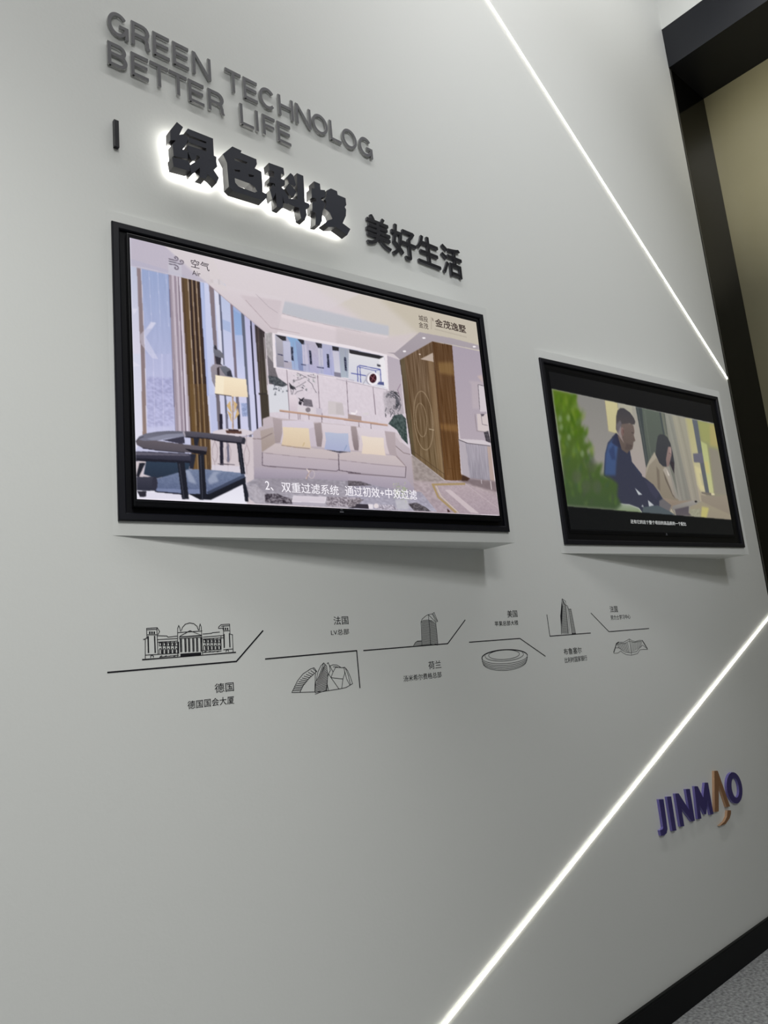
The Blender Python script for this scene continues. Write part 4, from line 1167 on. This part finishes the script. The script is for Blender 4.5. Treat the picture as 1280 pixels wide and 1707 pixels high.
# the four big halo-lit characters
def halo_character(tile, polys, label, holes=()):
    D0, D1 = 0.020, 0.052
    W = lambda p: tuple(on_wall(tile[0] + p[0] / tile[2], tile[1] + p[1] / tile[2], D1)[[0, 2]])
    allp = np.array([W(p) for q in polys for p in q])
    lo, hi = allp.min(0), allp.max(0)
    cxz = (lo + hi) / 2
    loc = lambda q: [tuple(np.array(W(p)) - cxz) for p in q]
    root = empty('halo_lit_character', (cxz[0], 0, cxz[1]))
    tag(root, label, 'sign character', 'large black characters with a white halo')
    bm = bmesh.new()
    hb = bmesh.new()
    for k, q in enumerate(polys):
        loops = [loc(q)] + ([loc(h) for h in holes] if k == 0 else [])
        flat_loops(loops, D0 + 0.00002 * k, D1 - 0.00004 * k, bm, side_mi=1)
        L = np.array(loops[0])
        c = L.mean(0)
        Ls = [tuple(c + (p - c) * 0.80) for p in L]
        flat_loops([Ls] + loops[1:], D0 - 0.0035, D0 - 0.0005 + 0.00001 * k, hb)
    bm_obj('letter_shell', bm, [M_char, M_char_side], root)
    bm_obj('halo_lamp', hb, G_halo, root)
    for sx, sz in ((-.25, .2), (.25, -.2), (-.2, -.2), (.2, .15)):
        x, z = (hi - lo) * np.array([sx, sz])
        sb = bmesh.new()
        prism(sb, arc(x, z, 0.002, 0.002, 0, 360, 8)[:-1], -0.002, D0 - 0.003)
        bm_obj('stand_off_stud', sb, M_steel, root)


K1, K2, K3, K4 = (260, 190, 7.529), (360, 230, 10.667), (430, 260, 14.222), (500, 290, 12.8)
halo_character(K1, [
    [(262, 100), (340, 165), (292, 262), (345, 254), (405, 300), (385, 370), (335, 445), (396, 466), (400, 565), (222, 528), (208, 374), (252, 330), (181, 328), (181, 200)],
    [(203, 540), (400, 585), (432, 640), (425, 715), (223, 660)],
    [(400, 182), (716, 308), (720, 392), (630, 350), (418, 268), (372, 222)],
    [(630, 300), (716, 308), (727, 530), (634, 508)],
    [(410, 292), (634, 374), (634, 434), (405, 352)],
    [(395, 388), (640, 472), (758, 540), (757, 604), (540, 528), (395, 472)],
    [(548, 500), (652, 530), (655, 750), (622, 818), (545, 790), (552, 740)],
    [(402, 478), (512, 500), (505, 560), (452, 590)],
    [(430, 640), (545, 560), (562, 660), (450, 760), (434, 705)],
    [(648, 560), (757, 600), (770, 660), (720, 702), (648, 640)],
    [(655, 620), (722, 700), (790, 800), (762, 866), (700, 800), (655, 765)]],
    'first big black lit character, leftmost, below the word BETTER')
halo_character(K2, [
    [(290, 150), (455, 225), (440, 262), (718, 378), (728, 465), (690, 540), (808, 600), (830, 880), (830, 960), (905, 1000), (905, 1060), (850, 1115), (300, 940), (228, 865), (195, 440), (120, 285)]],
    'second big black lit character with an open curved foot',
    holes=[[(325, 372), (340, 355), (560, 432), (548, 462), (340, 405)], [(320, 556), (430, 572), (420, 608), (335, 590)], [(575, 640), (680, 668), (668, 692), (590, 692)],
           [(332, 712), (600, 812), (690, 870), (735, 955), (690, 972), (400, 862), (342, 792)]])
halo_character(K3, [
    [(258, 160), (605, 285), (624, 455), (545, 415), (270, 335)],
    [(365, 205), (545, 270), (548, 540), (598, 1180), (560, 1250), (445, 1200), (430, 1000)],
    [(275, 500), (400, 500), (548, 540), (640, 585), (635, 690), (570, 722), (370, 645), (262, 625)],
    [(365, 660), (440, 800), (400, 930), (345, 1040), (285, 800)],
    [(555, 740), (600, 780), (722, 960), (742, 1090), (700, 1140), (620, 1110), (585, 960)],
    [(770, 402), (835, 455), (905, 690), (860, 720), (735, 650), (690, 500)],
    [(735, 655), (830, 740), (905, 860), (850, 960), (740, 925), (650, 760)],
    [(925, 405), (1075, 470), (1112, 1060), (1160, 1400), (1108, 1525), (1020, 1475), (935, 1050)],
    [(620, 1000), (760, 1010), (940, 1040), (1110, 1085), (1215, 1128), (1215, 1215), (1150, 1245), (880, 1205), (700, 1115)]],
    'third big black lit character, between the curved-foot one and the last')
halo_character(K4, [
    [(300, 155), (425, 210), (442, 370), (482, 800), (470, 1000), (420, 1098), (330, 1085), (350, 600), (312, 290)],
    [(245, 300), (430, 335), (532, 345), (548, 410), (520, 500), (350, 522), (250, 505)],
    [(260, 598), (480, 560), (545, 640), (482, 800), (370, 850), (265, 795)],
    [(660, 308), (790, 365), (806, 445), (972, 515), (990, 660), (955, 705), (985, 760), (980, 890), (912, 1050), (1075, 1175), (1010, 1300), (770, 1130), (610, 1130), (505, 1060), (600, 990), (692, 960), (640, 830), (532, 740), (552, 690), (562, 590), (532, 540), (562, 480), (572, 350)]],
    'fourth big black lit character, rightmost, above the screen corner')

# four smaller black characters
for ch, xa, xb, za, zb, lb in (('美', 1.737, 1.860, 3.092, 3.222, 'nearest the lit characters'), ('好', 1.866, 1.997, 3.086, 3.224, 'second from the lit characters'),
                               ('生', 2.004, 2.131, 3.097, 3.224, 'third from the lit characters'), ('活', 2.142, 2.265, 3.090, 3.224, 'farthest from the lit characters')):
    k1 = (1.9 - 0.011) / (1.9 - 0.020)
    xa, xb, za, zb = xa * k1, xb * k1, 1.57 + (za - 1.57) * k1, 1.57 + (zb - 1.57) * k1
    bm = text_bm(ch, 0, xb - xa, 0, zb - za, 0.0020, 0.011, side_mi=1, bold=0.0018)
    o = bm_obj('raised_character', bm, [M_jet, M_jet_side], None, (xa, 0, za), recalc=True)
    centre_origin(o)
    tag(o, 'small black raised Chinese character %s, %s' % (ch, lb), 'sign character', 'small black raised characters')


# purple and copper logo
K5 = (1070, 1260, 6.737)
def logo_letter(loops, label, mats=None):
    bm = bmesh.new()
    W = lambda p: tuple(on_wall(K5[0] + p[0] / K5[2], K5[1] + p[1] / K5[2], 0.012)[[0, 2]])
    for lp in loops:
        flat_loops([[W(p) for p in q] for q in lp], 0.0, 0.012, bm, side_mi=1)
    o = bm_obj('logo_letter', bm, mats or [M_purple, M_purple_side])
    centre_origin(o)
    tag(o, label, 'letter', 'raised letters of the wall logo')


def ell(c, r, rot, n=36):
    return [(c[0] + r[0] * math.cos(a) * math.cos(rot) - r[1] * math.sin(a) * math.sin(rot), c[1] + r[0] * math.cos(a) * math.sin(rot) + r[1] * math.sin(a) * math.cos(rot)) for a in np.arange(n) * 2 * math.pi / n]


logo_letter([[[(190, 490), (242, 486), (272, 700), (287, 820), (278, 868), (250, 893), (215, 898), (202, 838), (232, 824), (238, 800), (228, 730)]]], 'purple raised letter J with a hooked foot, left end of the logo')
logo_letter([[[(280, 460), (328, 455), (388, 838), (342, 845)]]], 'purple raised letter I between J and N of the logo')
logo_letter([[[(372, 425), (412, 421), (532, 610), (492, 375), (538, 371), (595, 728), (560, 738), (442, 582), (476, 790), (432, 796)]]], 'purple raised letter N of the logo, before the M')
logo_letter([[[(588, 342), (626, 341), (688, 470), (704, 302), (742, 300), (803, 654), (768, 662), (735, 500), (722, 656), (703, 657), (640, 530), (668, 704), (628, 711)]]], 'purple raised letter M of the logo, beside the copper stroke')
logo_letter([[[(812, 170), (850, 167), (990, 568), (950, 576), (862, 310), (862, 624), (818, 630)]], [[(960, 614), (1000, 612), (1000, 650), (985, 700), (940, 765), (872, 788), (930, 735), (955, 680)]]],
            'copper raised letter A without crossbar, with a loose curved tail', [M_copper, M_copper_side])
logo_letter([[ell((1040, 360), (86, 178), -0.14), ell((1048, 358), (40, 112), -0.14)[::-1]]], 'purple raised letter O at the right end of the logo')


# ------------------------------------------------------------------ printed captions and line drawings
def print_text(s, x0, x1, z0, z1, label, group='printed place captions'):
    bm = text_bm(s, 0, x1 - x0, 0, z1 - z0, -0.0002, 0.0006, bold=0.0)
    o = bm_obj('wall_caption', bm, M_ink, None, (x0, 0, z0))
    centre_origin(o)
    tag(o, label, 'caption', group)


print_text('德国', 1.030, 1.089, 1.5165, 1.5415, 'black two-character title under the domed building drawing')
print_text('德国国会大厦', 0.948, 1.088, 1.4825, 1.5035, 'small black six-character line under the domed building title')
print_text('法国', 1.456, 1.515, 1.6845, 1.711, 'black two-character title above the sail-shaped building drawing')
print_text('LV总部', 1.442, 1.514, 1.6525, 1.6705, 'small line beginning with Latin letters, above the sail-shaped building')
print_text('荷兰', 1.852, 1.914, 1.5155, 1.5425, 'black two-character title under the slab tower drawing')
print_text('汤米希尔费格总部', 1.730, 1.911, 1.484, 1.504, 'small eight-character line under the slab tower drawing')
print_text('美国', 2.307, 2.368, 1.679, 1.7065, 'black two-character title above the flat ring drawing')
print_text('苹果总部大楼', 2.226, 2.367, 1.648, 1.667, 'small six-character line above the flat ring drawing')
print_text('布鲁塞尔', 2.640, 2.768, 1.5125, 1.539, 'black four-character title under the pointed tower drawing')
print_text('比利时国家银行', 2.639, 2.800, 1.4795, 1.502, 'small seven-character line under the pointed tower drawing')
print_text('法国', 3.030, 3.093, 1.677, 1.706, 'black two-character title above the wavy pavilion drawing, rightmost')
print_text('劳力士学习中心', 3.027, 3.192, 1.643, 1.6645, 'small seven-character line above the wavy pavilion, rightmost')


def drawing(name, tile, lines, label, cat, group, w=0.0021, solids=()):
    W = lambda p: np.array(on_wall(tile[0] + p[0] / tile[2], tile[1] + p[1] / tile[2])[[0, 2]])
    bm = bmesh.new()
    k = 0
    for it in lines:
        ww = w
        if isinstance(it, tuple) and isinstance(it[0], float): ww, it = it
        for q in stroke_loops([W(p) for p in it], ww):
            prism(bm, q, -0.0002, 0.0006 + 0.00001 * (k % 7)); k += 1
    for s in solids:
        prism(bm, [tuple(W(p)) for p in s], -0.0002, 0.0006)
    o = bm_obj(name, bm, M_ink)
    centre_origin(o)
    tag(o, label, cat, group)


I1, I2, I3, I4, I5 = (160, 1010, 4.2667), (430, 1010, 6.4), (600, 1000, 6.4), (770, 1000, 6.4), (900, 980, 6.4)
LG, DG = 'printed leader lines', 'printed building drawings'
drawing('leader_line', I1, [[(80, 474), (998, 395), (1188, 175)]], 'long black leader line bending up, under the domed building', 'line', LG, 0.0040)
drawing('leader_line', I2, [[(75, 567), (1052, 478), (1087, 878)]], 'black leader line bending down, over the sail-shaped building', 'line', LG, 0.0038)
drawing('leader_line', I3, [[(35, 541), (935, 467), (1122, 213)]], 'black leader line bending up, under the slab tower', 'line', LG, 0.0036)
drawing('leader_line', I4, [[(75, 452), (617, 411), (890, 602)]], 'black leader line bending down, over the flat ring', 'line', LG, 0.0034)
drawing('leader_line', I5, [[(73, 285), (105, 515), (540, 481)]], 'black L-shaped leader line under the pointed tower', 'line', LG, 0.0034)
drawing('leader_line', I5, [[(542, 268), (735, 467), (1162, 433)]], 'black leader line bending flat, over the wavy pavilion', 'line', LG, 0.0034)

# domed parliament
L = []
L += [[(328, 385), (995, 332)], [(328, 380), (600, 362)], [(755, 350), (995, 328)], [(350, 375), (350, 238), (335, 238)], [(975, 328), (970, 205)]]
L += [[(362, 230), (360, 160), (435, 155), (452, 182), (440, 205)], [(360, 170), (432, 166)], [(432, 155), (436, 235)], [(362, 205), (436, 205)], [(340, 240), (362, 226), (362, 235)]]
L += [[(870, 160), (872, 150), (890, 133), (950, 130), (952, 200), (972, 205)], [(890, 145), (950, 140)], [(905, 178), (953, 176)], [(905, 140), (910, 300)], [(870, 160), (905, 158)]]
for x in (382, 398, 414): L.append((0.004, [(x, 182), (x, 200)]))
for x in (905, 920, 935): L.append((0.004, [(x, 155), (x + 1, 171)]))
L += [[(436, 212), (505, 214), (510, 222), (580, 214)], [(436, 240), (580, 232)], [(436, 258), (580, 250)], [(758, 200), (820, 195), (830, 190), (880, 186)], [(758, 222), (905, 210)], [(758, 236), (905, 226)]]
L += [(0.0036, [(370, 215), (373, 335)]), (0.0034, [(416, 212), (421, 335)]), [(436, 235), (440, 345)], (0.0034, [(910, 200), (912, 298)]), (0.0034, [(948, 195), (952, 295)]), [(888, 215), (890, 310)], [(350, 350), (440, 345)], [(905, 312), (975, 306)]]
for i in range(5):
    x = 456 + i * 29
    L += [[(x - 7, 262), (x + 7, 262), (x + 8, 284), (x - 6, 284), (x - 7, 262)], [(x - 7, 340), (x - 7, 312), (x, 302), (x + 7, 312), (x + 8, 338)]]
    L += [(0.0030, [(x + 14, 255), (x + 15, 340)])]
for i in range(5):
    x = 770 + i * 26
    L += [[(x - 6, 240), (x + 7, 240), (x + 8, 262), (x - 5, 262), (x - 6, 240)], [(x - 5, 314), (x - 5, 288), (x + 1, 278), (x + 8, 288), (x + 9, 312)]]
    L += [(0.0028, [(x + 13, 232), (x + 14, 312)])]
L += [[(440, 345), (590, 335)], [(758, 318), (892, 308)], [(450, 365), (590, 350)], [(758, 332), (892, 320)]]
for i in range(4): L += [[(455 + i * 32, 360), (470 + i * 32, 354)], [(770 + i * 30, 328), (785 + i * 30, 322)]]
L += [[(388, 370), (390, 355), (400, 350), (408, 358), (408, 368)], [(925, 328), (926, 314), (940, 312), (942, 326)]]
L += [[(580, 365), (580, 160), (588, 140), (596, 158), (600, 178), (605, 180)], [(580, 190), (755, 178)], [(758, 350), (748, 150), (740, 130), (734, 150), (735, 168), (728, 172)]]
L += [[(607, 175), (615, 152), (635, 130), (665, 121), (695, 126), (718, 145), (728, 172)], [(597, 215), (668, 176), (748, 208), (597, 220), (597, 215)], [(590, 222), (752, 212)], [(590, 232), (752, 222)]]
for x in (600, 632, 658, 688, 715, 745):
    L += [(0.0034, [(x, 235 - (x - 600) * .06), (x + 3, 330 - (x - 600) * .03)])]
    L += [[(x + 8, 235 - (x - 600) * .06), (x + 11, 328 - (x - 600) * .03)]]
drawing('building_drawing', I1, L, 'line drawing of a wide domed parliament with columns, leftmost of the row', 'drawing', DG, 0.0018,
        solids=[[(600, 340), (748, 330), (748, 354), (600, 364)]])
# sail-shaped glass building
L = [[(360, 925), (420, 800), (480, 725), (560, 672), (597, 660), (626, 700), (540, 775), (480, 850), (448, 920)], [(360, 925), (605, 918), (610, 740), (618, 720)]]
for i in range(13):
    t = i / 12
    L.append([(372 + 215 * t ** 1.0 - 30 * math.sin(math.pi * t), 905 - 235 * t), (455 + 165 * t - 12 * math.sin(math.pi * t), 902 - 200 * t)])
L += [[(605, 920), (615, 820), (640, 700), (670, 640), (700, 608), (730, 640), (745, 740), (735, 850), (725, 905)], [(605, 920), (680, 915), (760, 903), (900, 880), (940, 870), (1008, 830), (985, 760), (955, 690), (925, 655), (890, 660)]]
L += [[(672, 690), (645, 760), (625, 800)], [(672, 690), (700, 608)], [(735, 620), (748, 605), (762, 640), (770, 690), (755, 720), (742, 760)], [(760, 630), (800, 705)], [(770, 640), (800, 628), (845, 632), (880, 655)],
      [(800, 650), (850, 652)], [(828, 655), (800, 705), (778, 765), (905, 780), (925, 720), (918, 660), (828, 655)], [(778, 765), (750, 720)], [(778, 765), (862, 885)], [(905, 780), (893, 880)], [(925, 700), (945, 780), (978, 845)], [(930, 660), (962, 740), (985, 840)], [(740, 850), (755, 905)], [(725, 905), (742, 840)]]
for i in range(17):
    y0 = 640 + i * 17
    L.append([(max(608, 690 - i * 7.5), y0 + 30), (min(742, 716 + i * 4), y0 - 20)])
drawing('building_drawing', I2, L, 'line drawing of a sail-shaped building with hatched petals', 'drawing', DG, 0.0017)
# slab tower
L = [[(660, 490), (655, 330), (650, 235), (662, 205), (700, 172), (725, 158), (770, 150), (790, 135), (828, 230), (808, 236)], [(728, 158), (745, 330), (752, 480)], [(728, 158), (806, 236), (818, 340), (830, 475)], [(770, 150), (806, 225)], [(650, 240), (662, 230)], [(570, 490), (590, 455), (610, 440), (655, 436)], [(780, 150), (820, 226)]]
for i in range(26):
    y = 218 + i * 10.4
    xl = 656 + i * .3
    L.append((0.0014, [(xl if i > 0 else 665, y + 2), (733 + i * .75, y - 5)]))
    L.append((0.0014, [(734 + i * .75, y - 5 if i > 0 else y), (min(806, 770 + i * 14) + i * .9, y + 5)]))
for i in range(4): L.append((0.0014, [(600 - i * 9, 446 + i * 12), (658, 444 + i * 12)]))
drawing('building_drawing', I3, L, 'line drawing of a slab tower with ribbed floors standing on its line', 'drawing', DG, 0.0017)
# ring building
def er(cx, cy, rx, ry, a0, a1, rot=-0.06, n=36):
    return [(cx + rx * math.cos(a) * math.cos(rot) - ry * math.sin(a) * math.sin(rot), cy + rx * math.cos(a) * math.sin(rot) + ry * math.sin(a) * math.cos(rot)) for a in [math.radians(a0 + (a1 - a0) * i / n) for i in range(n + 1)]]
L = [er(448, 585, 165, 50, 0, 360), er(450, 590, 205, 62, -20, 190), er(455, 608, 243, 72, -15, 200), (0.0038, er(455, 608, 243, 76, 170, 360)), er(455, 622, 243, 78, 0, 180), er(455, 636, 241, 82, 3, 177), er(455, 650, 238, 86, 6, 174), er(455, 662, 232, 90, 8, 172), [(213, 625), (216, 665)], [(697, 595), (692, 640)]]
drawing('building_drawing', I4, L, 'line drawing of a flat ring-shaped building under its leader line', 'drawing', DG, 0.0016)
# pointed twin tower
L = [[(235, 115), (272, 142), (275, 185), (292, 190), (320, 490)], [(235, 115), (218, 300), (228, 495)], [(235, 115), (268, 180), (275, 185)], [(275, 187), (300, 490)], [(303, 225), (330, 225), (380, 490)], [(303, 225), (340, 490)], [(292, 190), (303, 225)]]
for i in range(30):
    y = 190 + i * 10
    L.append((0.0013, [(232 - min(12, i * .9) + max(0, i - 12) * .3, y), (279 + i * 1.05, y + 6)]))
for i in range(6): L.append((0.0013, [(238 + i, 128 + i * 10), (252 + i * 4, 150 + i * 7)]))
for i in range(25):
    y = 232 + i * 10.2
    L.append((0.0013, [(305 + i * 1.45, y), (331 + i * 2.0, y)]))
drawing('building_drawing', I5, L, 'line drawing of a pointed twin tower standing in the L-shaped line', 'drawing', DG, 0.0016,
        solids=[[(235, 150), (240, 190), (232, 420), (222, 330), (220, 290)], [(340, 484), (382, 482), (382, 494), (340, 496)]])
# wavy pavilion
L = [(0.005, [(785, 690), (800, 645), (815, 595), (840, 578)]), [(840, 578), (890, 580), (930, 558), (952, 545), (985, 565), (1020, 572), (1060, 558), (1090, 560)], (0.005, [(1090, 560), (1115, 600), (1145, 650)]),
     [(820, 605), (860, 590), (900, 595), (952, 568), (1000, 580), (1040, 575), (1080, 568)], [(800, 640), (840, 638), (880, 668), (910, 685), (970, 692), (1030, 680), (1060, 640), (1095, 610), (1130, 640)],
     [(785, 698), (830, 695), (860, 672), (880, 690), (920, 712), (975, 718), (1040, 700), (1065, 660), (1100, 655), (1150, 655)], [(952, 545), (965, 640), (977, 718)]]
for i in range(14): L.append((0.0012, [(820 + i * 9, 600 - min(i, 4) * 3), (838 + i * 9, 642 + i * 4)]))
for i in range(12): L.append((0.0012, [(965 + i * 11, 580 - i), (975 + i * 9, 690 - i * 5)]))
drawing('building_drawing', I5, L, 'line drawing of a wavy pavilion, rightmost of the row', 'drawing', DG, 0.0015)
